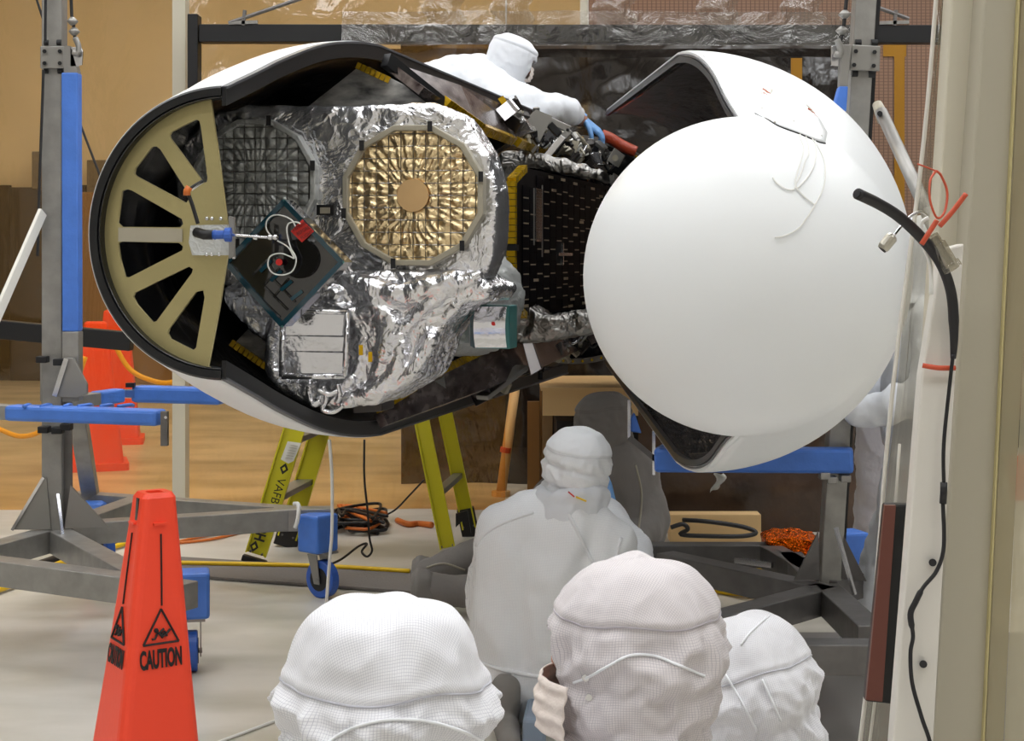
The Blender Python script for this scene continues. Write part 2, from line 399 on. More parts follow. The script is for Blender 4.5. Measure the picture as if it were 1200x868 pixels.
# ceiling lamps: troffers with glowing diffusers
glow = emit('lamp_diffuser_glow', (.97, .985, 1, 1), LAMP_POWER)
lamp0 = thing('ceiling_lamp', 'long rectangular white lamp panel in the ceiling', 'lamp', (0, 0, 7), 'ceiling lamps over the work area')
MB().box(-1.3, 1.3, -.65, .65, 6.9, 6.995).build('housing', M['pale'], lamp0)
MB().box(-1.2, 1.2, -.55, .55, 6.885, 6.899).build('diffuser', glow, lamp0)
first = True
for x in (-5.4, -1.8, 1.8, 5.4):
    for y in (-1.6, 2.4, 5.8, 9.0, 14.5):  # row behind the camera is unseen, added for front fill
        if first: lamp0.location = (x, y, 7); MBfix = True; first = False
        else: copy_tree(lamp0, loc=(x, y, 7))
for ch in lamp0.children: pass
for o in list(C.objects):
    if o.name.startswith(('housing', 'diffuser')) and o.data.users >= 1: pass
# dark boards at the foot of the back wall, and small wall boxes
for i in range(18):
    x0 = -9.8+i*.55
    plane_b = MB().box(x0+.01, x0+.54, 19.86+.02*(i % 3), 19.98, 0, 2.5+.03*(i % 2))
    o = plane_b.build('trim_1' if i == 0 else 'trim_1', M['dkwall']); struct(o)
for k, (a, b, c, d) in enumerate(((40, 178, 62, 222), (104, 188, 128, 230))):
    p = P(a, d, 19.7); q = P(c, b, 19.7)
    t = MB().box(p.x, q.x, 19.6, 19.84, p.z, q.z).build('wall_box', M['steeld'], origin=(p.x, 19.7, p.z), bevel=.01)
    tag(t, ['grey wall box behind the left steel post', 'grey wall box just left of the gold bulkhead'][k], 'box')
p = P(96, 380, 19.3); q = P(240, 225, 19.3)
tag(MB().box(p.x, q.x, 19.25, 19.5, 0, q.z).build('brown_screen', M['brown'], origin=(p.x, 19.3, 0), bevel=.02), 'plain brown upright board behind the blue taped post', 'screen')
# amber curtain in hanging widths, slight vertical folds
def curtain(name, m, x0, x1, Y, z0, z1, amp, seed, label=None, cat='curtain', nu=60, nv=20, fold=.5, parent=None, ripple=0):
    def fn(u, v):
        x = x0+(x1-x0)*u; z = z0+(z1-z0)*v
        y = Y+amp*noise.noise(V((x/fold, seed, z*.12)))+amp*.3*sin(x*9+seed)
        if ripple: y += ripple*(1-2*abs(noise.noise(V((x*1.6+seed, z*2.2, seed)))))+ripple*.5*noise.noise(V((x*5, z*6, seed)))
        return (x, y, z)
    o = MB().grid(fn, nu, nv).build(name, m, parent, smooth=True, fix=False, origin=None if parent else (0, Y, 0))
    if label: tag(o, label, cat)
    return o
curtain('amber_curtain', M['amberfilm'], -7.5, P(204, 0, 9.4).x, 9.4, .0, 4.6, .05, 1, 'amber see-through plastic curtain left of the cream post', ripple=.01)
curtain('amber_curtain', M['amberfilm'], P(219, 0, 9.4).x, P(592, 0, 9.4).x, 9.4, .0, 4.6, .04, 5, 'amber see-through plastic curtain behind the yellow stepladder', nu=90, nv=60, ripple=.05)
curtain('amber_curtain', M['amberfilm'], P(594, 0, 10.5).x, P(690, 0, 10.5).x, 10.7, 2.95, 4.6, .04, 8, 'short amber curtain above the black beam, left of the thin white strip')
# cream post of the soft wall
o = MB().box(P(204, 0, 9.35).x, P(219, 0, 9.35).x, 9.3, 9.42, 0, 4.6).build('trim_2', M['postw']); struct(o)
o = MB().box(P(680, 0, 9.6).x, P(688, 0, 9.6).x, 9.58, 9.62, P(0, 48, 9.6).z, 4.6).build('trim_3', M['postw']); struct(o)
# dark smoky curtain and the dark room behind it
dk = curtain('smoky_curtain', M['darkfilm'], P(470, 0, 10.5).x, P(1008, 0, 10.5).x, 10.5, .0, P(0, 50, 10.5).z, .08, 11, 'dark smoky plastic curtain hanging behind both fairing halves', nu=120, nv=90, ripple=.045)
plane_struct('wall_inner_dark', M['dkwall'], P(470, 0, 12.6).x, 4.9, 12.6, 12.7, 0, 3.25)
# brown mesh screen right of centre
scr = thing('mesh_screen', 'brown woven mesh screen hanging behind the right steel post', 'screen', (2.6, 11.2, 0))
MB().box(P(690, 0, 11.4).x, P(1200, 0, 11.4).x, 11.4, 11.42, P(0, 34, 11.4).z, 4.8).build('upper_mesh', M['copper'], scr)
MB().box(P(1020, 0, 10.9).x, P(1210, 0, 10.9).x, 10.9, 10.92, .4, P(0, 34, 10.9).z).build('mesh_panel', M['copper'], scr)
# amber tape strips stuck to the curtain and the screen
for (a, y0, b, y1, Y, par) in ((927, 68, 940, 96, 10.36, dk), (905, 555, 922, 600, 10.36, dk), (1048, 66, 1060, 250, 10.89, scr), (1035, 52, 1062, 66, 10.89, scr)):
    p = P(a, y1, Y); q = P(b, y0, Y)
    MB().box(p.x, q.x, Y, Y+.006, p.z, q.z).build('tape_strip', M['ambertape'], par)
# black frame beams
fr = thing('crossbeam_assembly', 'black steel frame beam across the top with a short upright at left', 'frame', (P(228, 0, 9.1).x, 9.1, 0))
MB().bar(P(235, 40, 9.1), P(1105, 41, 9.1), .1, .105).build('cross_beam', M['black'], fr, bevel=.005)
MB().box(P(222, 0, 9.1).x, P(234, 0, 9.1).x, 9.04, 9.16, P(0, 240, 9.1).z, P(0, 18, 9.1).z).build('upright', M['black'], fr, bevel=.005)
for px_ in (290, 1053):
    MB().bar(P(px_-22, 27, 9.05), P(px_+12, 26, 9.05), .02, .02).build('clamp_bar', M['steel'], fr)
    MB().bar(P(px_-5, 30, 9.05), P(px_-3, 12, 9.05), .02, .02).build('clamp_hook', M['steeld'], fr)
MB().bar(P(-40, 362+20, 9.1), P(155, 400, 9.1), .1, .11).build('lower_rail', M['black'], fr, bevel=.005)
MB().bar(P(-40, 362+20, 9.1)+V((0,.0,-.3)), P(-40, 382, 9.1), .08, .08).build('rail_bracket', M['black'], fr)
for k, (a, b) in enumerate((((268, 27), (348, 0)), ((1065, 22), (1010, 2)))):
    o = MB().tube([P(a[0], a[1], 9.05), P(b[0], b[1], 9.05), P(b[0]+(b[0]-a[0]), b[1]+(b[1]-a[1]), 9.05)], .012, 6).build('guy_rod', M['steeld'], origin=P(a[0], a[1], 9.05))
    tag(o, ['thin steel rod sloping up from the beam at left', 'thin steel rod sloping from the beam beside the right post'][k], 'rod')
# clear film draped over the beam with crumples
curtain('draped_film', M['clearfilm'], P(400, 0, 8.95).x, P(1000, 0, 8.95).x, 8.97, P(0, 52, 8.95).z, P(0, 12, 8.95).z, .02, 21, 'clear crumpled plastic film draped over the black beam', 'film', nu=120, nv=12, fold=.3, ripple=.035)
o = curtain('rolled_film', M['darkfilm'], P(440, 0, 9.45).x, P(1000, 0, 9.45).x, 9.56, P(0, 60, 9.3).z, P(0, 50, 9.3).z, .04, 33, 'rolled dark film edge under the black beam', 'film', nu=80, nv=6, ripple=.01)
# small clear film puffs above
for k in range(5):
    px_ = (520, 600, 720, 842, 940)[k]
    p = P(px_, 12, 9.3)
    o = MB().grid(lambda u, v: (p.x-.12+.24*u+.02*sin(v*9), 9.3-.08*sin(pi*u)*sin(pi*v)-.02*noise.noise(V((u*6, v*6, k))), p.z-.09+.2*v), 14, 12).build('film_knot', M['clearfilm'], smooth=True, fix=False, origin=p)
    tag(o, 'clear bunched film above the beam, '+['far left of the five', 'left of the bending technician', 'just right of the thin white strip', 'above the tip of the right fairing half', 'nearest the right steel post'][k], 'film', 'bunched film knots above the beam')

# ================================================================ FAIRING HALVES
a_dir = V((.2441, .9698, 0)); u_dir = V((.9698, -.2441, 0)); Z = V((0, 0, 1)); AXZ = 1.58
A0 = V((-.7367, 3.9, AXZ))
def interp(tab, s):
    if s <= tab[0][0]: return tab[0][1]
    for (s0, r0), (s1, r1) in zip(tab, tab[1:]):
        if s <= s1:
            t = (s-s0)/(s1-s0); return r0+(r1-r0)*t
    return tab[-1][1]
def spl(tab, n=8):
    q = smooth([(a, b, 0) for a, b in tab], n); return [(p.x, p.y) for p in q]
def shell_half(tab, O, ax, ur, side, th0, th1, name, m, parent, inset=0, ns=64, nt=60, s0=0, s1=4.1, thick=0):
    """half shell of revolution; angle measured from +Z through side*ur"""
    up = ax.cross(ur).normalized()*1.0
    if up.z < 0: up = -up
    def fn(u, v):
        s = s0+(s1-s0)*(v**1.8); t = th0+(th1-th0)*u; r = interp(tab, s)-inset
        return O+ax*s+up*(r*cos(t))+ur*(side*r*sin(t))
    o = MB().grid(fn, nt, ns).build(name, m, parent, smooth=True, fix=False)
    if thick:
        md = o.modifiers.new('t', 'SOLIDIFY'); md.thickness = thick; md.offset = 0
    return o
profL = spl([(0, .373), (.2, .436), (.39, .497), (.72, .583), (1.1, .636), (1.5, .642), (4.2, .642)])
fl = thing('fairing_half', 'left rocket fairing half, white outside and black inside, holding the spacecraft', 'fairing', (A0.x+.5, A0.y+2, .0))
S1 = 4.15
shell_half(profL, A0, a_dir, u_dir, -1, 0, pi, 'outer_skin', M['white'], fl, 0, s1=S1, thick=.004)
shell_half(profL, A0, a_dir, u_dir, -1, 0, pi, 'inner_liner', M['liner'], fl, .028, s1=S1, thick=.004)
def edge_strip(tab, O, ax, up, sgn, nrm, name, m, parent, r0, r1, s1, dn=.012, off=0):
    """raised strip following the split edge"""
    mb = MB(); N = 48; ring = []
    for i in range(N+1):
        s = s1*(i/N)**1.8; R = interp(tab, s)
        c = O+ax*s
        ring.append([c+up*sgn*(R-r0)+nrm*off, c+up*sgn*(R-r1)+nrm*off, c+up*sgn*(R-r1)+nrm*(off+dn), c+up*sgn*(R-r0)+nrm*(off+dn)])
    for i in range(N+1): mb.v += ring[i]
    for i in range(N):
        for k in range(4): mb.f.append([i*4+k, i*4+(k+1) % 4, (i+1)*4+(k+1) % 4, (i+1)*4+k])
    mb.f.append([0, 1, 2, 3]); mb.f.append([N*4+k for k in range(4)])
    return mb.build(name, m, parent)
for sg in (1, -1):
    edge_strip(profL, A0, a_dir, Z, sg, u_dir, 'edge_flange', M['seal'], fl, .003, .05, S1)
    edge_strip(profL, A0, a_dir, Z, sg, u_dir, 'edge_seal', M['greyseal'], fl, .0, .007, S1, dn=.016)
# black lip at the small end
mb = MB()
def lipfn(u, v):
    t = pi*u; prof_ = [(0, .374), (-.006, .368), (-.004, .349), (.05, .345)]
    k = v*3; i = min(int(k), 2); f_ = k-i
    s = prof_[i][0]*(1-f_)+prof_[i+1][0]*f_; r = prof_[i][1]*(1-f_)+prof_[i+1][1]*f_
    return A0+a_dir*s+Z*(r*cos(t))-u_dir*(r*sin(t))
mb.grid(lipfn, 64, 6).build('end_lip', M['seal'], fl, smooth=False, fix=False)
# gold spoked bulkhead
PO = A0+a_dir*.035
def pl2(px, py): 
    q = onplane(px, py, PO, a_dir)-PO; return (q.dot(u_dir), q.z)
arc = []
for i in range(49):
    t = pi*i/48; r = .346
    arc.append((-r*sin(t), -r*cos(t)))
chord = [pl2(*q) for q in ((247, 112), (258, 190), (268, 268), (269, 290), (258, 360), (243, 438))]
outer = [q for q in arc if q[0] < -.04] + chord
wins = [[(199.4,158.5),(202,154.3),(230.3,140.1),(234.5,141.8),(236.2,148.5),(244,208.6),(242.9,213.6),(238.7,213.6),(200.3,161.8)],
 [(158,203),(159.5,197),(179,172),(184,171.4),(189,175.5),(221,226),(223,232),(219,238),(212,234),(160,206)],
 [(143.7,223.9),(149.4,221.6),(155.4,223.2),(213.9,256.6),(215.5,262.3),(212.2,266.3),(143.7,265.7),(138.7,260.7)],
 [(139.3,285.2),(142.8,282.9),(210.7,284.8),(215.3,288.7),(214.2,293.3),(152,325),(147.4,324.4),(141.6,303.6)],
 [(156.6,347.4),(158.9,342.8),(222.2,312.2),(226.8,315.2),(225.7,319.8),(184.2,376.2),(179.6,377.3),(161.2,356.6)],
 [(197.2,390.2),(198.8,385.2),(230.6,341.8),(238.9,340.1),(240.6,348.5),(230.6,407),(227.2,410.3),(200.5,396.9)],
 [(224+5*cos(t*.785), 233+5.5*sin(t*.785)) for t in range(8)]]
wins[-1] = [(x+1, y) for x, y in wins[-1]]
bk = holed(outer, [[pl2(*q) for q in wv] for wv in wins[:6]], PO, u_dir, Z, .008, 'bulkhead', M['gold'], fl)
hub = MB().prism([onplane(x, y, PO-a_dir*.006, a_dir) for x, y in ((139,266.5),(205,267.5),(214,268),(214,283.5),(139,283))], -a_dir*.002).build('tape_patch', M['tape'], bk)
MB().prism([onplane(x, y, PO-a_dir*.006, a_dir) for x, y in ((224,264),(268,263),(270,299),(226,299),(222,284))], -a_dir*.004).build('hub_plate', M['foilg'], bk)
for (x, y) in ((242.5,256),(248.5,256),(259,256),(242.5,298),(248.5,298),(257,298),(274,263),(274,301)):
    MB().sph(onplane(x, y, PO-a_dir*.006, a_dir), .006, 8).build('rivet', M['chrome'], bk, smooth=True)
MB().prism([onplane(x, y, PO-a_dir*.012, a_dir) for x, y in ((270,253),(276,255),(276,300),(270,303))], -a_dir*.01).build('end_bracket', M['steel'], bk)
# connector and rod on the hub
cn = MB()
cn.tube([P(230, 272, 3.88), P(240, 275, 3.86), P(249, 275, 3.86)], .013, 10).build('cable_boot', M['cable'], bk, smooth=True)
MB().tube([P(248,275,3.86), P(252,275,3.86), P(254,275,3.86), P(262,275,3.86), P(264,275,3.86), P(271,275,3.86)], [.009,.013,.011,.011,.018,.018], 12).build('blue_connector', M['bluew'], bk)
flattube([P(238,212,3.87), P(225,220,3.86), P(221,226,3.86), P(226,242,3.86), P(232,262,3.86)], .005).build('wire_loom', M['cable'], bk, smooth=True)
MB().tube([P(222,219,3.855), P(219,224,3.855), P(219,229,3.855)], .009, 10).build('amber_sleeve', M['ocable'], bk, smooth=True)
MB().tube([P(238,212,3.87), P(224,222,3.86)], .005, 6).build('white_tie', M['wire'], bk)
MB().tube([P(271,275,3.86), P(310,278,3.9), P(326,279,3.92)], .0035, 8).build('probe_rod', M['chrome'], bk, smooth=True)
for x in (299, 316, 322): MB().sph(P(x, 278, 3.9), .008, 8).build('rod_collar', M['chrome'], bk, smooth=True)

# ---- right half with nose cap
B0 = V((.54, 3.6, 1.472)); B1 = V((.481, 7.6, 1.632)); b_dir = (B1-B0).normalized()
bu = b_dir.cross(Z).normalized(); bup = bu.cross(b_dir).normalized()
profR = spl([(0, .373), (.2, .436), (.45, .525), (.75, .592), (1.1, .632), (1.5, .638), (4.2, .638)])
frt = thing('fairing_half', 'right white fairing half with rounded nose cap, dark crinkled lining', 'fairing', (.52, 5.5, 0))
LR = 4.05
outR = shell_half(profR, B0, b_dir, bu, 1, 0, pi, 'outer_skin', M['white'], frt, 0, s1=LR, thick=.004)
shell_half(profR, B0, b_dir, bu, 1, 0, pi, 'inner_liner', M['liner2'], frt, .022, s1=LR, thick=.004)
for sg in (1, -1):
    edge_strip(profR, B0, b_dir, bup, sg, -bu, 'edge_flange', M['white'], frt, .001, .026, LR, dn=.01)
    edge_strip(profR, B0, b_dir, bup, sg, -bu, 'edge_seal', M['seal'], frt, .016, .034, LR, dn=.016)
    edge_strip(profR, B0, b_dir, bup, sg, -bu, 'inner_bead', M['greyseal'], frt, .008, .013, LR, dn=.014)
def capfn(u, v):
    t = 2*pi*u; ph = v*pi/2
    r = .3735*sin(ph)**.92; s = -.33*cos(ph)
    return B0+b_dir*s+bup*(r*cos(t))+bu*(r*sin(t))
cap = MB().grid(capfn, 96, 36, wrap=True).build('nose_cap', M['white'], frt, smooth=True)
def capback(u, v): 
    r = .3735*(1-v); return B0+b_dir*(.001+.02*v)+bup*(r*cos(2*pi*u))+bu*(r*sin(2*pi*u))
MB().grid(capback, 64, 2, wrap=True).build('cap_backplate', M['seal'], frt, smooth=True)
rt = bvh([outR, cap])
# access door, tape labels, thread
def patch(quad, n, name, m, parent, lift, tree, thick=.002):
    (a, b, c, d) = [V((q[0], q[1], 0)) for q in quad]
    def fn(u, v):
        q = (a*(1-u)+b*u)*(1-v)+(d*(1-u)+c*u)*v
        return proj(tree, q.x, q.y, lift) or P(q.x, q.y, 4.4)
    o = MB().grid(fn, n, n).build(name, m, parent, smooth=True, fix=False)
    md = o.modifiers.new('t', 'SOLIDIFY'); md.thickness = thick; md.offset = 1; return o
def polypatch(poly, name, m, parent, lift, tree, thick=.002, sub=3):
    pts = []
    for i in range(len(poly)):
        a = poly[i]; b = poly[(i+1) % len(poly)]
        for k in range(sub): pts.append((a[0]+(b[0]-a[0])*k/sub, a[1]+(b[1]-a[1])*k/sub))
    cx = sum(p[0] for p in pts)/len(pts); cy = sum(p[1] for p in pts)/len(pts); mb = MB(); rings = 6; n = len(pts)
    for r in range(rings+1):
        for p in pts:
            t = 1-r/rings*.98; mb.v.append(proj(tree, cx+(p[0]-cx)*t, cy+(p[1]-cy)*t, lift))
    for r in range(rings):
        for k in range(n): mb.f.append([r*n+k, r*n+(k+1) % n, (r+1)*n+(k+1) % n, (r+1)*n+k])
    mb.f.append([rings*n+k for k in range(n)])
    o = mb.build(name, m, parent, smooth=True); md = o.modifiers.new('t', 'SOLIDIFY'); md.thickness = thick; md.offset = 0; return o
door_poly = [(886,112),(900,110),(930,122),(958,136),(969,156),(967,167),(958,165),(940,157),(913,147),(898,139),(885,133),(882,124)]
polypatch(door_poly, 'access_panel', M['white'], frt, .004, rt, .005)
MB().tube(projpath(rt, [(885,133),(898,139),(913,148),(940,158),(958,166),(967,168)], .002), .0022, 6).build('panel_gap', M['seal'], frt)
for q in ((893,128),(930,143),(962,160),(908,144)):
    MB().sph(proj(rt, q[0], q[1], .006), .004, 6).build('screw', M['tape'], frt)
redink = mat('red_ink', (176, 84, 60), .6)
for qd, marks in ((((896,100),(906,105),(902,113),(891,109)), ((896,105),(900,108),(897,110))), (((945,122),(950,126),(962,141),(957,141)), ((949,128),(953,132),(956,136)))):
    lb = patch(qd, 4, 'tape_label', M['tape'] if qd[0][0] > 900 else M['label'], frt, .007, rt, .001)
    for mm in marks:
        MB().tube([proj(rt, mm[0]-2, mm[1]-1, .0095), proj(rt, mm[0]+2, mm[1]+1.5, .0095)], .0022, 5).build('red_mark', redink, lb)
for k, pth in enumerate(([(933,124),(940,145),(948,175),(944,188),(940,200),(933,215),(930,222),(920,221),(910,214),(906,208)], [(933,124),(938,160),(942,175),(935,200),(932,216),(940,228),(955,240)], [(955,165),(965,185),(967,200),(965,220),(955,240),(945,256),(935,268),(920,276),(908,278)], [(935,130),(950,160),(956,170),(955,190),(948,205),(935,220)])):
    pp = projpath(rt, pth, .004)
    o = MB().tube(pp, .0018, 5).build('thread_loop', M['wire'], frt); 
# ================================================================ ROCKET STAGE behind
st = thing('rocket_stage', 'black round rocket stage end with yellow-dotted rim behind the spacecraft', 'rocket stage', (A0+a_dir*4.9).to_tuple()[:2]+(0,))
Sc = A0+a_dir*4.35
def cylz(O, ax, r, s0, s1, n=64):
    x = ax.cross(Z).normalized()
    return MB().grid(lambda u, v: O+ax*(s0+(s1-s0)*v)+x*r*cos(2*pi*u)+Z*r*sin(2*pi*u), n, 2, wrap=True)
cylz(Sc, a_dir, .60, 0, 1.4).build('stage_skin', M['seal'], st, smooth=True)
MB().tube([Sc+a_dir*.1, Sc+a_dir*.12], .60, 48).build('stage_face', M['liner'], st)
def ringfn(u, v):
    t = 2*pi*u; r = .575+.03*v; x = a_dir.cross(Z); return Sc-a_dir*.01+x*r*cos(t)+Z*r*sin(t)
MB().grid(ringfn, 64, 1, wrap=True).build('rim_ring', M['steeld'], st)
tk = MB()
for i in range(72):
    t = 2*pi*i/72; x = a_dir.cross(Z); c = Sc-a_dir*.018+x*.59*cos(t)+Z*.59*sin(t); tk.sph(c, .008, 6)
stuff(tk.build('rim_bolts', M['ykap'], st))
tk = flattube([P(705,158,8.0), P(715,162,8.0), P(728,170,8.0), P(745,178,8.0)], .03); tk.build('orange_harness', mat('burnt_orange_wrap', (150, 52, 22), .4, bump=.8, bscale=30), st, smooth=True)

# ================================================================ SPACECRAFT
sc = thing('spacecraft', 'foil-wrapped spacecraft with round apertures and folded solar panels inside the left half', 'spacecraft', (-.2, 5.6, 1.0))
rs = random.Random(11)
def slab(poly, Y, depth, name, m, parent=sc, voxel=.012, disp=.010, dscale=.07, seed=1, tilt=0, disp2=.005, flat=False, sm=2):
    O = P(poly[0][0], poly[0][1], Y)
    return blob(MB().prism([onplane(x, y, O, a_dir) for x, y in poly], a_dir*depth), name, m, parent, voxel, disp, dscale, sm, seed, disp2, .022, flat=flat)
# main optics bench
bench = slab([(204,205),(212,172),(232,146),(256,130),(292,123),(400,126),(505,121),(542,136),(570,180),(583,225),(581,290),(566,330),(450,345),(270,338),(222,300),(205,255)], 4.78, .14, 'optics_blanket', M['foil'], seed=2, disp=.006, dscale=.11, disp2=.003)
# barrel behind, dull foil
bar_ = MB(); limb(bar_, []); 
bar_.tube([P(440,240,5.0), P(485,268,5.9), P(550,290,7.0)], [.30, .24, .2], 24)
blob(bar_, 'body_blanket', M['foild'], sc, .02, .015, .12, 3, 5, .007)
sd = MB().tube([P(350,330,5.2), P(520,350,5.5), P(560,352,5.7)], [.22, .2, .2], 24)
blob(sd, 'lower_drum_blanket', M['foilg'], sc, .016, .008, .09, 3, 9, .004)
# apertures: frame ring, film, stitched grid, hub disc
def aperture(cx, cy, rx, ry, Y, film, name, hubm=None, frame=M['foild'], seed=3):
    O = onplane(cx, cy, P(204, 205, 4.78)-a_dir*.02, a_dir); ux = onplane(cx+rx, cy, O, a_dir)-O; uy = onplane(cx, cy-ry, O, a_dir)-O
    N = 12; ph = pi/12
    def ring(k, t): 
        a = ph+2*pi*t/N; return O+ux*cos(a)*k+uy*sin(a)*k
    fr_ = MB()
    for i in range(N):
        q = []
        for d in (-.02, .02):
            q += [ring(1.0, i)+a_dir*d, ring(1.09, i)+a_dir*d, ring(1.09, i+1)+a_dir*d, ring(1.0, i+1)+a_dir*d]
        fr_.quadbox(q)
    f = fr_.build(name+'_frame', M['tape'] if hubm else M['foilg'], sc, bevel=.003)
    def fn(u, v):
        r = v*1.01; t = 2*pi*u; x = cos(t)*r; y = sin(t)*r
        gx = (x*5.4) % 1-.5; gy = (y*5.4) % 1-.5
        puff = .005*(1-(2*abs(gx))**2)*(1-(2*abs(gy))**2)
        wr = .004*sin(t*34+6*noise.noise(V((x*3, y*3, seed))))*max(0, min(1, (r-.26)*3))*(1-abs(2*(r)-1.2)*.5)
        nn = .004*(1-2*abs(noise.noise(V((x*6, y*6, seed)))))
        return O+ux*x+uy*y-a_dir*(0 if (hubm and r < .25) else puff+wr+nn)
    MB().grid(fn, 180, 60, wrap=True).build('aperture_film', film, f, smooth=True)
    gm = MB()
    for k in range(-5, 6):
        h = (k)/5.4; e = sqrt(max(0, 1-h*h))
        for s_ in (0, 1):
            a = (h, -e) if s_ else (-e, h); b = (h, e) if s_ else (e, h)
            pts = [O+ux*(a[0]+(b[0]-a[0])*j/10)+uy*(a[1]+(b[1]-a[1])*j/10)-a_dir*.006 for j in range(11)]
            gm.tube(pts, .0016, 4)
    stuff(gm.build('grid_stitching', M['foild'], f))
    if hubm:
        MB().tube([O-a_dir*.004, O-a_dir*.013], length_r(ux)*.235, 32).build('centre_disc', hubm, f)
    for i in range(0, N, 2):
        MB().obox(ring(1.06, i)-a_dir*.024, .014, .01, .03).build('clip', M['black'], f)
def length_r(v): return v.length
aperture(485, 229, 79, 78, 4.72, M['foilrefl'], 'right_aperture', M['reflsmooth'])
aperture(300, 214, 68, 70, 4.72, M['foilg'], 'left_aperture', None, seed=8)
MB().prism([onplane(x, y, P(204,205,4.74), a_dir) for x, y in ((371,240),(391,240),(391,252),(371,252))], a_dir*.01).build('square_port', M['black'], sc)
MB().prism([onplane(x, y, P(204,205,4.725), a_dir) for x, y in ((375,243),(386,243),(386,250),(375,250))], a_dir*.006).build('port_mirror', M['tape'], sc)
# lower instrument lump with folds, cords and tubes in foil
lm = MB(); O = P(400, 400, 4.6)
lm.prism([onplane(x, y, O, a_dir) for x, y in ((262,338),(300,330),(430,318),(545,318),(578,338),(566,352),(545,352),(520,378),(502,412),(490,442),(440,472),(385,478),(345,462),(322,440),(318,410),(292,385),(262,352))], a_dir*.30)
for pth, r in (([(330,372),(322,400),(322,430),(340,452),(372,466),(415,468)], .022), ([(405,365),(445,372),(470,400),(462,440),(430,462)], .02), ([(330,368),(372,362),(410,366)], .016), ([(565,320),(520,345),(480,380),(440,440)], .014), ([(420,330),(470,345),(500,335),(540,328)], .03), ([(440,350),(460,380),(450,420)], .03), ([(300,345),(340,340),(400,345)], .02), ([(328,446),(400,452),(412,440)], .014), ([(420,462),(470,448),(500,410),(508,390)], .016)):
    sp = smooth([onplane(x, y, O, a_dir)-a_dir*.012 for x, y in pth], 5); lm.tube(sp, r, 10)
lm.tube([P(545,340,4.55), P(545,340,4.55)+a_dir*.2], .042, 16)
lump = blob(lm, 'lower_instrument_blanket', M['foil'], sc, .009, .006, .07, 2, 4, .004, .025)
for (pth, r) in (([(362,452),(362,464),(367,474),(376,470)], .009), ([(378,452),(382,466),(378,480),(392,482),(402,474)], .007), ([(396,450),(398,462),(394,472)], .009), ([(372,456),(384,462),(396,458)], .008)):
    MB().tube(smooth([P(x, y, 4.5) for x, y in pth], 5), r, 8).build('foil_tube', M['foil'], sc, smooth=True)
# silver radiator: three mirror strips in a frame
for k, (y0, y1) in enumerate(((367, 392.5), (393.5, 411), (412, 437))):
    MB().prism([P(x, y, 4.5) for x, y in ((335, y0), (403, y0+1.5), (401, y1+.5), (333, y1))], a_dir*.008).build('mirror_strip', M['mirror'], sc)
for q in (((331,364),(407,366)), ((407,366),(404,441)), ((404,441),(330,441)), ((330,441),(331,364))):
    MB().tube([P(q[0][0], q[0][1], 4.49), P(q[1][0], q[1][1], 4.49)], .008, 8).build('radiator_edge', M['foil'], sc, smooth=True)
for q, c in (((423,410), M['ykap']), ((434,418), M['ykap'])):
    MB().obox(P(q[0], q[1], 4.5), .012, .01, .03).build('amber_tab', c, sc)
# diamond acrylic box with dark baffle
Dn = [(333,234),(403,307),(331,383),(264,308)]
ac = MB().prism([P(x, y, 4.28) for x, y in Dn], a_dir*.07)
acr = ac.build('acrylic_cover', M['dglass'], sc)
for i in range(4):
    a = P(*Dn[i], 4.275); b = P(*Dn[(i+1) % 4], 4.275)
    c_ = (P(Dn[0][0], Dn[0][1], 4.275)+P(Dn[2][0], Dn[2][1], 4.275))/2
    MB().bar(a+(c_-a)*.03, b+(c_-b)*.03, .014, .012, up=a_dir).build('acrylic_edge', M['teal'], acr)
    MB().bar(a, b, .004, .004, up=a_dir).build('bright_edge', M['teal2'], acr)
for k in range(4):
    MB().bar(P(305+k*12, 318+k*11, 4.27), P(325+k*8, 345-k*4, 4.27) if False else P(318+k*12, 305+k*12, 4.27), .01, .003, up=a_dir).build('baffle_bar', M['teal'], acr)
for k in range(3):
    MB().bar(P(300+k*10, 345-k*9, 4.272), P(328+k*9, 372-k*9, 4.272), .006, .002, up=a_dir).build('baffle_bar', M['liner2'], acr)
    MB().bar(P(296+k*13, 322+k*12, 4.272), P(316+k*11, 302+k*12, 4.272), .006, .002, up=a_dir).build('baffle_bar', M['liner2'], acr)
rg = MB(); O = P(352, 303, 4.272)
MB().tube([O, O-a_dir*.004], .055, 32).build('lens_ring', M['liner'], acr)
lb = MB().prism([P(x, y, 4.262) for x, y in ((354.5,257),(368,271),(354,284),(341,271))], -a_dir*.002).build('red_label', M['redtag'], acr)
xd = P(366,262,4.26)-P(344,271+3,4.26)
for k, tx in enumerate(('REMOVE', 'BEFORE', 'FLIGHT')):
    textmesh(tx, .013, P(351+k*4.3, 265+k*5.2, 4.255), (1, .1, .62), (-.6, 0, .8), M['ink'], lb, sx=.9)
MB().tube([P(327,307,4.262), P(327,307,4.258)], .0095, 16).build('red_dot', M['red'], acr)
for pth in ([(318,277),(312,268),(313,258),(321,252),(332,253),(342,258),(346,265)], [(325,282),(338,290),(345,303),(339,285),(336,270),(338,262),(346,260),(352,262)], [(345,303),(330,297),(317,300),(314,311),(320,320),(332,322),(343,317),(347,303),(340,290)]):
    MB().tube(smooth([P(x, y, 4.25) for x, y in pth], 6), .0022, 6).build('white_wire', M['wire'], acr, smooth=True)
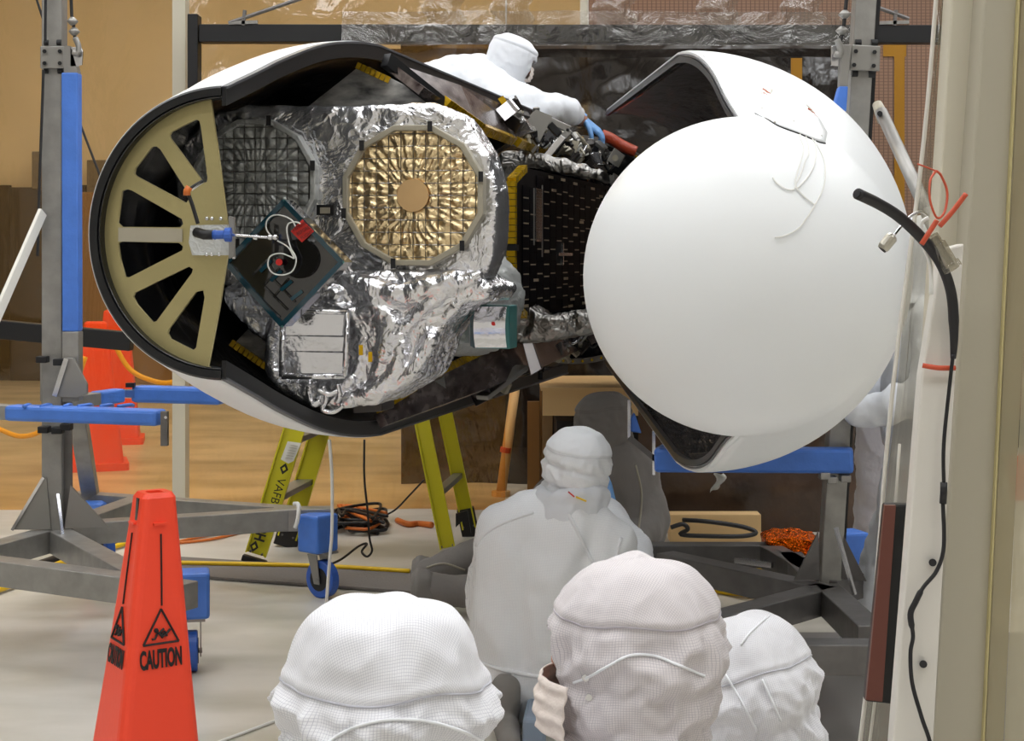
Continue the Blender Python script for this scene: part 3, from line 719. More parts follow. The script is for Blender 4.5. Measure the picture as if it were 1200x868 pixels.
# small teal window box
tb = MB().prism([P(x, y, 4.75) for x, y in ((556,357),(597,358),(597,409),(556,408))], a_dir*.10).build('tracker_box', M['teal2'], sc, bevel=.004)
Yb = 4.74
MB().grid(lambda u, v: P(558+37*u, 359+48*v, Yb)-a_dir*(.012+.02*sin(pi*v)), 4, 16).build('curved_mirror', M['mirror'], tb, smooth=True, fix=False)
MB().tube([P(578,379,4.69), P(578,379,4.685)], .006, 12).build('red_dot', M['red'], tb)
MB().prism([P(x, y, 4.74) for x, y in ((550,358),(556,357),(556,408),(551,405))], a_dir*.08).build('box_edge', M['teal'], tb)
MB().prism([P(x, y, 4.8) for x, y in ((520,362),(523,362),(523,392),(533,392),(533,396),(519,396))], a_dir*.02).build('hinge_bracket', M['chrome'], sc)
MB().grid(lambda u, v: P(526+24*u, 362+40*v, 4.85)-a_dir*.03*sin(pi*u)*(1+.3*sin(v*20)), 10, 12).build('bellows', M['foilg'], sc, smooth=True, fix=False)
MB().prism([P(x, y, 4.75) for x, y in ((413,458),(448,448),(448,482),(413,484))], a_dir*.12).build('grey_block', M['gauze2'], sc, bevel=.005)
# ---- solar panel facing the camera: cells in staggered columns
def panel_quad(tl, bl, tr, br, Yl, Yr):
    """bilinear map (u,v)->point, linear in world"""
    a = P(*tl, Yl); b = P(*bl, Yl); c = P(*tr, Yr); d = P(*br, Yr)
    return lambda u, v: (a*(1-u)+c*u)*(1-v)+(b*(1-u)+d*u)*v
pq = panel_quad((604,194), (604,372), (716,219), (716,356), 5.8, 7.3)
nrm = (pq(1, 0)-pq(0, 0)).cross(pq(0, 1)-pq(0, 0)).normalized()
if nrm.y > 0: nrm = -nrm
sp_ = MB().prism([pq(.10, 0), pq(1, 0), pq(1, 1), pq(.10, 1), pq(.0, .9), pq(.0, .1)], -nrm*.03).build('solar_panel', M['cellb'], sc)
cellme = None
nc = 15; nr = 11
for i in range(nc):
    for j in range(nr):
        u0 = .05+i*.062; v0 = .035+j*.0855+(.022 if i % 2 else 0)
        if i < 2 and (j == 0 or j == nr-1): continue
        if v0+.08 > .985: continue
        q = [pq(u0, v0)+nrm*.003, pq(u0+.058, v0)+nrm*.003, pq(u0+.058, v0+.081)+nrm*.003, pq(u0, v0+.081)+nrm*.003]
        MB().prism(q, nrm*.003).build('solar_cell', M['cell'], sp_)
        if (i*7+j*3) % 2 or i % 3 == 0:
            MB().bar(pq(u0+.006, v0+.083)+nrm*.006, pq(u0+.05, v0+.083)+nrm*.006, .005, .002, up=nrm).build('cell_lead', M['lead'], sp_)
ym = M['ykap']
for (a, b) in (((0, .1), (0, .52)), ((0, .56), (0, .9)), ((0, .1), (.1, 0)), ((0, .9), (.1, 1))):
    p0 = pq(*a); p1 = pq(*b); n_ = max(3, int((p1-p0).length/.022)); e = MB()
    for k in range(n_):
        c0 = p0+(p1-p0)*(k/n_); c1 = p0+(p1-p0)*((k+.88)/n_); e.bar(c0-nrm*.015, c1-nrm*.015, .026, .034, up=nrm)
    e.build('yellow_edge', ym, sp_)
MB().bar(pq(0, .52)-nrm*.01, pq(0, .56)-nrm*.01, .026, .04, up=nrm).build('edge_gap', M['black'], sp_)
# clip strips on the panel
for (u, v0, v1) in ((.135, .13, .52), (.21, .1, .6)):
    MB().bar(pq(u, v0)+nrm*.012, pq(u, v1)+nrm*.012, .006, .004, up=nrm).build('strip_rail', M['gauze'], sp_)
for k in range(16):
    MB().bar(pq(.145, .14+k*.023)+nrm*.012, pq(.2, .14+k*.023)+nrm*.012, .012, .008, up=nrm).build('connector_pin', M['chrome'], sp_)
for (u, v) in ((.33, .12), (.26, .56), (.16, .76), (.45, .76), (.52, .92), (.07, .93), (.62, .33), (.55, .43), (.42, .03), (.55, .04), (.75, .05), (.3, .03), (.5, .97), (.65, .96), (.85, .1), (.8, .9)):
    MB().bar(pq(u-.02, v)+nrm*.009, pq(u+.02, v)+nrm*.009, .011, .003, up=nrm).build('bus_tab', M['lead'], sp_)
MB().bar(pq(.4, .5)+nrm*.014, pq(.4, .66)+nrm*.014, .012, .012, up=nrm).build('latch_bar', M['chrome'], sp_)
MB().bar(pq(.34, .58)+nrm*.02, pq(.48, .58)+nrm*.02, .012, .012, up=nrm).build('latch_bar', M['chrome'], sp_)
# ---- folded upper panel: mottled face, yellow edge, mechanisms
def band(pin, pout, Ys, name, face, edge, edgegap=()):
    """pin: inner (yellow) edge px points; pout: outer edge px points; Ys depths"""
    mb = MB(); k = len(pin)
    A = [P(*p, y) for p, y in zip(pin, Ys)]; B = [P(*p, y) for p, y in zip(pout, Ys)]
    n0 = (A[-1]-A[0]).cross(B[0]-A[0]).normalized(); n0 = n0 if n0.y < 0 else -n0
    for i in range(k-1):
        mb.prism([A[i], A[i+1], B[i+1], B[i]], -n0*.03)
    root = mb.build(name, face, sc)
    for i in range(k-1):
        L = (A[i+1]-A[i]).length; n_ = int(L/.03); e = MB()
        for q in range(n_):
            c0 = A[i]+(A[i+1]-A[i])*(q/n_); c1 = A[i]+(A[i+1]-A[i])*((q+.86)/n_)
            if any(g0 < (q+.5)/n_+i < g1 for g0, g1 in edgegap):
                if e.v: e.build('yellow_edge', ym, root); e = MB()
                continue
            dn = (A[i]-B[i]).normalized(); e.bar(c0+dn*.012, c1+dn*.012, .028, .035, up=n0)
        e.build('yellow_edge', ym, root)
    return root, A, B, n0
up_r, UA, UB, Un = band([(497,102),(560,146),(640,176),(690,190)], [(458,72),(540,100),(640,146),(712,176)], [4.95, 5.5, 6.7, 7.6], 'upper_folded_panel', M['mottle'], ym, ((0, .3), (1.45, 1.52)))
MB().bar(P(452,70,4.93), P(522,126,5.15), .03, .045).build('panel_end_rail', M['seal'], up_r)
lo_r, LA, LB, Ln = band([(447,482),(515,440),(597,400),(690,372)], [(455,497),(530,470),(620,437),(705,398)], [5.0, 5.5, 6.2, 7.5], 'lower_folded_panel', M['mottle'], ym, ((.5, .72),))
# inner spotted panels seen above and below the bench
ip = MB().prism([P(x, y, 5.15) for x, y in ((352,132),(418,80),(432,78),(470,98),(512,122),(505,140),(360,140))], a_dir*.02).build('inner_panel', M['mottle2'], sc)
for k in range(7):
    a = P(418+k*5.6, 76.5+k*2.6, 5.12); b = P(418+(k+.85)*5.6, 76.5+(k+.85)*2.6, 5.12); MB().bar(a, b, .02, .022).build('edge_clip', ym, ip)
ip = MB().prism([P(x, y, 5.0) for x, y in ((275,402),(290,386),(330,400),(330,440),(318,432))], a_dir*.02).build('inner_panel', M['mottle2'], sc)
for k in range(9):
    a = P(271+k*5.2, 401+k*3.6, 4.97); b = P(271+(k+.85)*5.2, 401+(k+.85)*3.6, 4.97); MB().bar(a, b, .02, .022).build('edge_clip', ym, ip)
# mechanisms: hinges, brackets, connectors along the upper and lower panels
mm_ = [M['gauze'], M['gauze2'], M['chrome'], M['tape'], M['black']]
def rotm(r): return Matrix.Rotation(r.uniform(-.9, .9), 3, 'Y')@Matrix.Rotation(r.uniform(-.6, .6), 3, 'X')@Matrix.Rotation(r.uniform(-.6, .6), 3, 'Z')
def mech(px, py, Y, parent, r, s=1.0):
    kind = r.random(); c = P(px, py, Y); m_ = r.choice(mm_); R = rotm(r)
    if kind < .4:
        MB().obox(c, r.uniform(.03, .09)*s, r.uniform(.02, .05)*s, r.uniform(.02, .05)*s, R).build('bracket', m_, parent, bevel=.003)
    elif kind < .62:
        d = R@V((0, 0, 1))*r.uniform(.03, .06)*s; MB().tube([c-d, c-d*.4, c-d*.39, c+d], [.012*s, .012*s, .018*s, .018*s], 10).build('connector', m_, parent)
    elif kind < .82:
        MB().obox(c, .09*s, .006, .07*s, R).obox(c+R@V((.04*s, 0, 0)), .008, .05*s, .07*s, R).build('angle_plate', m_, parent)
    else:
        d = R@V((1, 0, 0))*.06*s; MB().tube(smooth([c-d, c-d*.3+V((0, 0, .03)), c+d*.4-V((0, 0, .02)), c+d], 5), .006*s, 6).build('wire_run', r.choice([M['wire'], M['cable'], M['chrome']]), parent, smooth=True)
for i in range(90):
    t = rs.random(); px = 592+t*118; base = 122+(px-585)*.46; py = base+rs.uniform(-4, 30)*(1-t*.3)
    mech(px, py, 6.0+t*1.6-.08, up_r, rs, .8)
for i in range(30):
    mech(700+rs.uniform(-14, 16), 190+rs.uniform(-12, 40), 7.45, up_r, rs, .8)
# two larger pieces: bright hinge frame and plate
MB().prism([P(x, y, 6.35) for x, y in ((606,150),(628,128),(648,136),(628,176))], -Un*.02).build('hinge_plate', M['gauze'], up_r, bevel=.003)
for (a, b, w_) in (((632,136),(612,172),.03), ((632,136),(668,152),.03), ((668,152),(650,172),.03), ((660,160),(640,196-12),.045)):
    MB().bar(P(*a, 6.4), P(*b, 6.4), w_, .03).build('hinge_frame', M['chrome'] if w_ > .04 else M['gauze'], up_r, bevel=.003)
MB().bar(P(644,146,6.4), P(656,158,6.4), .06, .03).build('actuator', M['black'], up_r, bevel=.003)
MB().prism([P(x, y, 7.2) for x, y in ((720,173),(732,182),(724,196),(711,188))], a_dir*.02).build('sensor_frame', M['gauze'], up_r, bevel=.002)
MB().tube([P(721,185,7.18), P(721,185,7.15)], .015, 12).build('sensor', M['tape'], up_r)
for (a, b) in (((586,120),(592,116)), ((594,128),(600,125))): MB().bar(P(*a, 6.0), P(*b, 6.0), .03, .03).build('yellow_cap', ym, up_r)
for i in range(34):
    t = rs.random(); px = 560+t*130; base = 452-(px-560)*.42; py = base+rs.uniform(-14, 12)
    mech(px, py, 5.9+t*1.3, lo_r, rs, .9)
MB().prism([P(x, y, 6.2) for x, y in ((612,402),(624,400),(635,432),(622,440))], a_dir*.03).build('white_bracket', M['chrome'], lo_r, bevel=.003)
MB().bar(P(565,466,5.9), P(612,430,6.1), .06, .02).build('strut_plate', M['gauze'], lo_r, bevel=.003)
for a in ((508,452),(519,447)): pass
MB().bar(P(508,455,5.45), P(520,449,5.5), .012, .05).build('loop_latch', M['gauze'], lo_r)
# crinkled foil around the panel foot
slab([(597,345),(640,372),(700,362),(700,388),(640,398),(600,400)], 6.0, .15, 'foot_blanket', M['foild'], voxel=.014, seed=6)
slab([(585,178),(620,180),(655,186),(705,200),(712,212),(640,198),(610,194),(598,208),(596,300),(586,300)], 6.3, .06, 'side_blanket', M['foild'], voxel=.014, seed=7)

# ================================================================ LIFTING FRAMES
def tz(px, py, z=.34): return P(px, py, (CAMZ-z)*F/(py-310))
def caster(parent, c, r=.085, block=True, yaw=.4, wheelm=None):
    """c: point on the floor under the wheel"""
    R = Matrix.Rotation(yaw, 3, 'Z'); c = V(c)
    ax = R@V((1, 0, 0)); w0 = c+V((0, 0, r))
    wh = MB().tube([w0-ax*.024, w0-ax*.02, w0+ax*.02, w0+ax*.024], [r*.93, r, r, r*.93], 28).build('wheel', wheelm or M['bluew'], parent, smooth=False)
    MB().tube([w0-ax*.027, w0+ax*.027], r*.62, 20).build('wheel_hub', M['cable'], wh)
    for s_ in (-1, 1):
        MB().prism([w0+ax*s_*.032+R@V((0, y, z)) for y, z in ((-.018,-.02),(.018,-.02),(.06,.11),(.0,.11))], ax*s_*.005).build('caster_fork', M['gauze'], parent)
    MB().tube([w0-ax*.04, w0+ax*.04], .01, 10).build('axle', M['steel'], parent)
    MB().obox(w0+V((0, .03, .115)), .09, .1, .012, R).build('caster_plate', M['steel'], parent)
    if block: MB().obox(w0+R@V((0, .03, .205)), .135, .13, .17, R).build('blue_wrapped_block', M['blue'], parent, bevel=.012)
    return wh
lf = thing('lifting_frame', 'left grey steel lifting frame on blue casters, post with blue tape wrapping', 'frame', tz(64, 630).to_tuple()[:2]+(0,))
st_ = M['steel']
def tb_(a, b, w=.095, m=None, name='base_tube', par=None, h=None):
    return MB().bar(a, b, w, h or w).build(name, m or st_, par or lf, bevel=.004)
NB = tz(64, 632)
tb_(NB+V((0, 0, -.03)), P(64, -60, NB.y), .085, name='post')
MB().bar(NB+V((.052, 0, 0)), P(74, 70, NB.y), .012, .05).build('post_side_rail', M['steeld'], lf)
tb_(tz(64, 630), tz(-70, 668)); tb_(tz(64, 630), tz(160, 684)); tb_(tz(-80, 658), tz(222, 699))
tb_(tz(64, 626), tz(350, 607)); tb_(tz(320, 608), tz(390, 607), .1); tb_(tz(95, 618), tz(165, 592)); tb_(tz(88, 586), tz(350, 605), .085)
tb_(tz(-60, 700)+V((0, .5, 0)), tz(-60, 668), .085)
MB().prism([NB+V(q) for q in ((0,-.05,.05),(-.17,-.05,.05),(-.02,-.05,.27))], (0, .012, 0)).build('gusset', M['gauze'], lf)
MB().prism([NB+V(q) for q in ((.05,-.03,.05),(.22,.02,.05),(.07,-.01,.23))], (0, .012, 0)).build('gusset', M['gauze'], lf)
MB().bar(NB+V((.03, -.06, .2)), NB+V((.075, -.14, .04)), .012, .012).build('gusset_edge', M['chrome'], lf)
MB().bar(NB+V((-.03, -.055, .27)), NB+V((-.16, -.06, .05)), .01, .012).build('gusset_edge', M['chrome'], lf)
# carriage and hook plate
Yc = NB.y-.07
MB().prism([P(x, y, Yc) for x, y in ((47,54),(75,54),(75,80),(47,80))], (0, .015, 0)).build('carriage_plate', M['gauze'], lf, bevel=.003)
for q in ((52,60),(70,60),(52,74),(70,74)): MB().cyl(P(q[0], q[1], Yc-.012), P(q[0], q[1], Yc), .009, 6).build('bolt', M['black'], lf)
for q in ((54,50),(69,50),(54,83),(70,83)): MB().tube([P(q[0]-2, q[1], Yc+.03), P(q[0]+3, q[1], Yc+.03)], .013, 10).build('roller', M['black'], lf)
MB().prism([P(x, y, Yc) for x, y in ((75,53),(83,54),(91,84),(91,88),(75,88))], (0, .05, 0)).build('carriage_arm', M['gauze'], lf)
MB().prism([P(x, y, Yc) for x, y in ((82,55),(95,55),(97,60),(96,76),(90,78),(82,78))], (0, .012, 0)).build('hook_plate', M['chrome'], lf, bevel=.002)
Yb_ = NB.y-.05
MB().bar(P(84, 86, Yb_), P(85, 388, Yb_), .068, .07, up=V((0, 1, 0))).build('blue_taped_bar', M['blue'], lf, bevel=.006)
MB().bar(P(85, 388, Yb_), P(85, 470, Yb_), .07, .07, up=V((0, 1, 0))).build('lower_bar', st_, lf, bevel=.004)
MB().prism([P(x, y, Yb_-.06) for x, y in ((63,465),(66,440),(77,419),(86,419),(102,450),(102,462),(90,466))], (0, .02, 0)).build('arm_gusset', M['gauze'], lf, bevel=.003)
MB().bar(P(64, 464, Yb_-.07), P(78, 420, Yb_-.07), .01, .02).build('gusset_edge', M['chrome'], lf)
tb_(P(88, 466, 7.0), P(107, 585, 7.55), .075, name='rear_leg')
# swing arms in blue wrap
tb_(P(-30, 480, 6.2), P(14, 483, 6.2), .066, name='arm_tube', h=.06)
ar = MB().bar(P(12, 483, 6.2), P(190, 489, 6.0), .09, .062).build('blue_wrapped_arm', M['blue'], lf, bevel=.014)
for k in range(6):
    MB().tube([P(30+k*22+rnd.uniform(-5, 5), 476, 6.12), P(33+k*24, 474, 6.2), P(36+k*24, 475, 6.26)], .008, 6).build('tape_fold', M['blue'], lf, smooth=True)
MB().bar(P(193, 482, 5.95), P(193, 522, 5.95), .026, .03, up=V((0, 1, 0))).build('arm_end_bracket', M['steeld'], lf)
MB().cyl(P(194, 489, 5.93), P(194, 489, 5.9), .006, 8).build('bolt', M['chrome'], lf)
tb_(P(55, 474, 6.5), P(112, 467, 6.75), .07, name='arm_tube', h=.055)
MB().bar(P(112, 467, 6.75), P(140, 463, 6.9), .07, .062).build('blue_wrapped_arm', M['blue'], lf, bevel=.01)
MB().bar(P(140, 461, 6.9), P(160, 461, 7.0), .05, .04).build('swivel_joint', M['chrome'], lf, bevel=.004)
MB().bar(P(148, 451, 6.95), P(158, 451, 6.95), .03, .02).build('joint_pad', M['black'], lf)
MB().bar(P(158, 461, 7.0), P(262, 464, 6.9), .09, .075).build('blue_wrapped_arm', M['blue'], lf, bevel=.016)
for q in ((52,503),(68,504),(78,500),(50,421),(70,424)): MB().obox(P(q[0], q[1], 6.4), .045, .05, .028).build('clamp', M['black'], lf, bevel=.004)
MB().prism([P(x, y, 6.5) for x, y in ((47,425),(56,425),(56,470),(47,470))], (0, .015, 0)).build('clamp_plate', M['gauze'], lf)
# white diagonal strut
MB().bar(P(50, 248, 6.4), P(-14, 394, 6.1), .05, .016, up=V((1, 0, 0.4))).build('white_strut', M['label'], lf, bevel=.003)
MB().prism([P(x, y, 6.45) for x, y in ((53,230),(62,230),(62,262),(53,262))], (0, .03, 0)).build('strut_clip', M['gauze'], lf)
MB().bar(P(53+8, 342, 6.7), P(5, 352, 6.7), .0, .0).v
caster(lf, floorpt(378, 700), yaw=.9); caster(lf, floorpt(224, 786), r=.075, yaw=.2); caster(lf, floorpt(122, 662)+V((0, 0, 0)), yaw=.7, block=False); caster(lf, floorpt(-75, 740), yaw=.3)
MB().obox(P(100, 597, 7.4), .2, .12, .08).build('blue_wrapped_pad', M['blue'], lf, bevel=.03)
MB().tube(smooth([P(345, 590, 6.9), P(350, 592, 6.86), P(349, 608, 6.85), P(346, 618, 6.86)], 4), .01, 6).build('cable_tie', M['wire'], lf, smooth=True)
# wires and hook
def tackle(name, label, pts, balls, hook, Y):
    t = thing(name, label, 'tackle', P(hook[0], hook[1], Y))
    MB().tube([P(x, y, Y) for x, y in pts], .007, 8).build('wire_rope', M['cable'], t)
    for (x, y) in balls:
        MB().tube([P(x, y-5, Y), P(x, y-2, Y), P(x, y, Y), P(x, y+2, Y), P(x, y+5, Y)], [.008, .018, .024, .018, .008], 12).build('rope_stop', M['gauze'], t, smooth=True)
    MB().tube(smooth([P(hook[0], hook[1]-14, Y), P(hook[0]+4, hook[1]-4, Y), P(hook[0]+3, hook[1]+4, Y), P(hook[0]-3, hook[1]+3, Y)], 4), .012, 8).build('hook', M['steel'], t, smooth=True)
tackle('hoist_tackle', 'dark hoist cable with two steel stops above the left hook plate', [(82,-40),(84,18),(86,26),(87,38),(88,46)], [(85,25),(87,37)], (88, 58), Yc-.02)
for k, pts in enumerate(([(54,-40),(53,48)], [(51,82),(46,222),(44,300)], [(40,-10),(53,30)], [(92,140),(118,208),(132,240)])):
    Y = (6.4, 6.4, 7.3, 7.4)[k]
    o = MB().tube([P(x, y, Y) for x, y in pts], .006, 6).build('cable', M['cable'], origin=P(*pts[0], Y))
    tag(o, ['dark cable running down the left post above its carriage', 'dark cable hanging below the left carriage plate', 'thin dark wire slanting in at the top left', 'thin wire slanting down right of the blue taped bar'][k], 'cable')
# ---- right frame
rf = thing('lifting_frame', 'right grey steel lifting frame beside the white fairing half', 'frame', tz(970, 700).to_tuple()[:2]+(0,))
NR = tz(970, 692); Yr = NR.y
tb_(NR+V((0, 0, -.03)), P(1017, -70, Yr), .074, name='post', par=rf)
MB().bar(NR+V((.045, .01, .1)), P(1031, -70, Yr+.01), .02, .03).build('post_side_rail', M['black'], rf)
MB().prism([P(x, y, Yr-.07) for x, y in ((999,52),(1032,54),(1031,83),(996,82))], (0, .015, 0)).build('carriage_plate', M['gauze'], rf, bevel=.003)
for q in ((1003,60),(1025,61),(1001,76),(1024,77)): MB().cyl(P(q[0], q[1], Yr-.085), P(q[0], q[1], Yr-.07), .008, 6).build('bolt', M['black'], rf)
for q in ((1005,50),(1024,50),(1001,86),(1021,87)): MB().tube([P(q[0]-3, q[1], Yr-.04), P(q[0]+4, q[1], Yr-.04)], .012, 10).build('roller', M['black'], rf)
MB().prism([P(x, y, Yr-.06) for x, y in ((974,54),(986,52),(986,78),(974,77))], (0, .012, 0)).build('hook_plate', M['chrome'], rf, bevel=.002)
MB().prism([P(x, y, Yr-.08) for x, y in ((986,52),(997,52),(994,101),(984,101))], (0, .04, 0)).build('carriage_arm', M['gauze'], rf, bevel=.002)
MB().prism([P(x, y, Yr-.085) for x, y in ((984,101),(994,101),(992,131),(978,122))], (0, .045, 0)).build('blue_taped_end', M['blue'], rf, bevel=.004)
MB().bar(P(768, 538, Yr+.05), P(1000, 539, Yr-.1), .09, .085).build('blue_wrapped_beam', M['blue'], rf, bevel=.012)
for q in ((966,557),(974,562),(990,560)): MB().obox(P(q[0], q[1], Yr-.1), .035, .05, .025).build('clamp', M['steel'], rf, bevel=.004)
for a, b in (((779,660),(960,700)), ((968,700),(838,736)), ((968,698),(1022,750)), ((870,768),(1060,770)), ((758,650),(905,650)), ((926,660),(948,684)), ((900,650),(968,690)), ((968,694),(1080,660))):
    tb_(tz(*a), tz(*b), .09, m=M['steeld'], par=rf)
MB().prism([NR+V(q) for q in ((-.04,-.06,.05),(-.13,-.06,.05),(-.045,-.06,.22))], (0, .012, 0)).build('gusset', M['steeld'], rf)
MB().prism([NR+V(q) for q in ((.04,-.04,.05),(.12,-.08,.05),(.05,-.04,.2))], (0, .012, 0)).build('gusset', M['steeld'], rf)
MB().bar(NR+V((.01, -.09, .24)), NR+V((.06, -.16, .02)), .012, .012).build('gusset_edge', M['chrome'], rf)
MB().bar(P(862, 656, 6.0), P(905, 662, 5.9), .02, .02).build('rod', M['chrome'], rf)
for (x, y, y2, bx) in ((737, 468, 512, 750), (766, 505, 556, 785)):
    MB().bar(P(x, y, 6.0), P(x, y2, 6.0), .012, .02, up=V((0, 1, 0))).build('upright_blade', M['chrome'], rf)
    MB().prism([P(a, b, 6.0) for a, b in ((x+2, y+22), (bx-6, y+16), (bx+2, y2-4), (x+2, y2-6))], (0, .05, 0)).build('blue_wrapped_foot', M['blue'], rf, bevel=.006)
caster(rf, floorpt(998, 722), r=.07, yaw=.3); caster(rf, floorpt(862, 806), r=.07, yaw=.6, block=False)
MB().bar(P(737, 512, 6.0), P(768, 538, 6.0), .02, .02).build('link_bar', M['steeld'], rf)
tackle('hoist_tackle', 'blue-tipped hoist cable with dark stops beside the right post', [(994,-40),(992,0),(990,18),(988,38),(984,50)], [(990,17),(987,36)], (981, 60), Yr-.1)
# grey pipe strut toward the foreground
ps = thing('pipe_strut', 'round grey metal pipe slanting down between right post and clear plastic', 'strut', P(1090, 250, 4.6))
MB().tube([P(1033,132,5.2), P(1088,250,4.5)], .021, 20).build('pipe', M['gauze'], ps, smooth=True)
MB().tube([P(1028,122,5.25), P(1036,140,5.2)], [.017, .024], 14).build('pipe_end', M['tape'], ps, smooth=True)
MB().cyl(P(1031,133,5.12), P(1031,133,5.2), .009, 10).build('pin', M['black'], ps)
MB().tube([P(1088,250,4.5), P(1102,282,4.3)], .022, 14).build('lower_sleeve', M['steel'], ps, smooth=True)
# small paper scrap and bundle
bd = thing('wrapped_bundle', 'flat bundle wrapped in shiny orange film on the right frame base', 'bundle', P(930, 650, 6.1))
bl = MB(); bl.prism([P(x, y, 6.1) for x, y in ((900,634),(904,631),(940,630),(962,636),(963,648),(945,651),(905,647))], (0, .2, 0))
o = blob(bl, 'orange_wrapping', M['amberwrap'], bd, .012, .012, .06, 2, 3, .006)
o = MB().grid(lambda u, v: P(836+12*u+4*sin(v*5), 555+22*v*(1-.3*u), 5.9)+V((0, .02*sin(u*7), 0)), 6, 8).build('paper_scrap', M['label'], origin=P(840, 560, 5.9), smooth=True, fix=False, solid=.001)
tag(o, 'crumpled pale paper scrap hanging under the blue wrapped beam', 'scrap')
# ================================================================ LADDER
ld = thing('stepladder', 'yellow stepladder with grey steps under the left fairing half', 'ladder', (-.8, 8.0, 0))
topN = P(436, 252, 7.8); topF = topN+V((.09, .5, 0))
feet = [floorpt(297, 660), floorpt(334, 640), floorpt(527, 652), floorpt(552, 628)]
tops = [topN+V((-.06, 0, 0)), topF+V((-.06, 0, 0)), topN+V((.04, 0, 0)), topF+V((.04, 0, 0))]
for k in range(4):
    w_ = .105 if k < 2 else .075
    d = (feet[k]-tops[k]).normalized()
    r_ = MB().bar(feet[k]-d*.05, tops[k], w_, .03, up=V((0, 1, 0)) if True else None)
    ra = r_.build('rail', M['yellow'], ld, bevel=.004)
    sx_ = V((0, 1, 0)).cross(d).normalized()
    for e in (-1, 1):
        MB().bar(feet[k]-d*.05+sx_*e*w_*.47+V((0, -.02, 0)), tops[k]+sx_*e*w_*.47+V((0, -.02, 0)), .008, .03, up=V((0, 1, 0))).build('rail_lip', M['yellow'], ra)
    hh = .03 if k in (0, 2) else .16
    MB().bar(feet[k], feet[k]-d*hh, w_+.02, .05, up=V((0, 1, 0))).build('rubber_foot', M['cable'], ld, bevel=.004)
    for e in (-.03, .03): MB().cyl(feet[k]-d*.06+sx_*e+V((0, -.03, 0)), feet[k]-d*.06+sx_*e+V((0, -.015, 0)), .006, 8).build('rivet', M['steeld'], ra)
for i in range(5):
    t = (i+1)*.165
    for s_, (kn, kf) in enumerate(((0, 1), (2, 3))):
        if s_ and i not in (0, 3): continue
        a = feet[kn].lerp(tops[kn], t+.02); b = feet[kf].lerp(tops[kf], t+.03)
        MB().bar(a, b, .09 if not s_ else .05, .03).build('step', M['gauze'], ld, bevel=.003)
MB().obox((topN+topF)/2, .26, .6, .04).build('top_cap', M['yellow'], ld, bevel=.01)
MB().prism([P(x, y, 8.3) for x, y in ((534,602),(548,598),(552,625),(546,625),(542,610),(534,618))], (0, .02, 0)).build('corner_brace', M['cable'], ld)
rd = (feet[0]-tops[0]).normalized(); rx = V((0, 1, 0)).cross(rd); rx = rx if rx.x > 0 else -rx
def onrail(px, py): return onplane(px, py, feet[0]+V((0, -.045, 0)), V((0, -1, 0)))
lb = MB().prism([onrail(x, y) for x, y in ((337,517),(353,519),(344,540),(338,543),(329,538))], (0, .003, 0)).build('paper_label', M['label'], ld)
for k in range(6): MB().bar(onrail(338+2-k*1.2, 521+k*3)+V((0, -.004, 0)), onrail(349-k*1.2, 522.5+k*3)+V((0, -.004, 0)), .004, .001).build('label_line', M['tape'], lb)
textmesh('HUSKY', .07, onrail(304, 634)-V((0, .002, 0)), -rd, V((-1, 0, 0)), M['ink'], ld, offset=.003, sx=.8, align='LEFT')
textmesh('VAFB', .06, onrail(325.5, 575)-V((0, .002, 0)), rd, V((1, 0, 0)), M['ink'], ld, sx=.95)
for q in ((333,549),(298,640)):
    c = onrail(*q)-V((0, .004, 0)); MB().prism([c-rd*.03, c+rx*.022, c+rd*.03, c-rx*.022], (0, .002, 0)).build('rail_emblem', M['ink'], ld)
    MB().prism([c-rd*.012-V((0, .002, 0)), c+rx*.01-V((0, .002, 0)), c+rd*.012-V((0, .002, 0)), c-rx*.01-V((0, .002, 0))], (0, .001, 0)).build('emblem_centre', M['yellow'], ld)
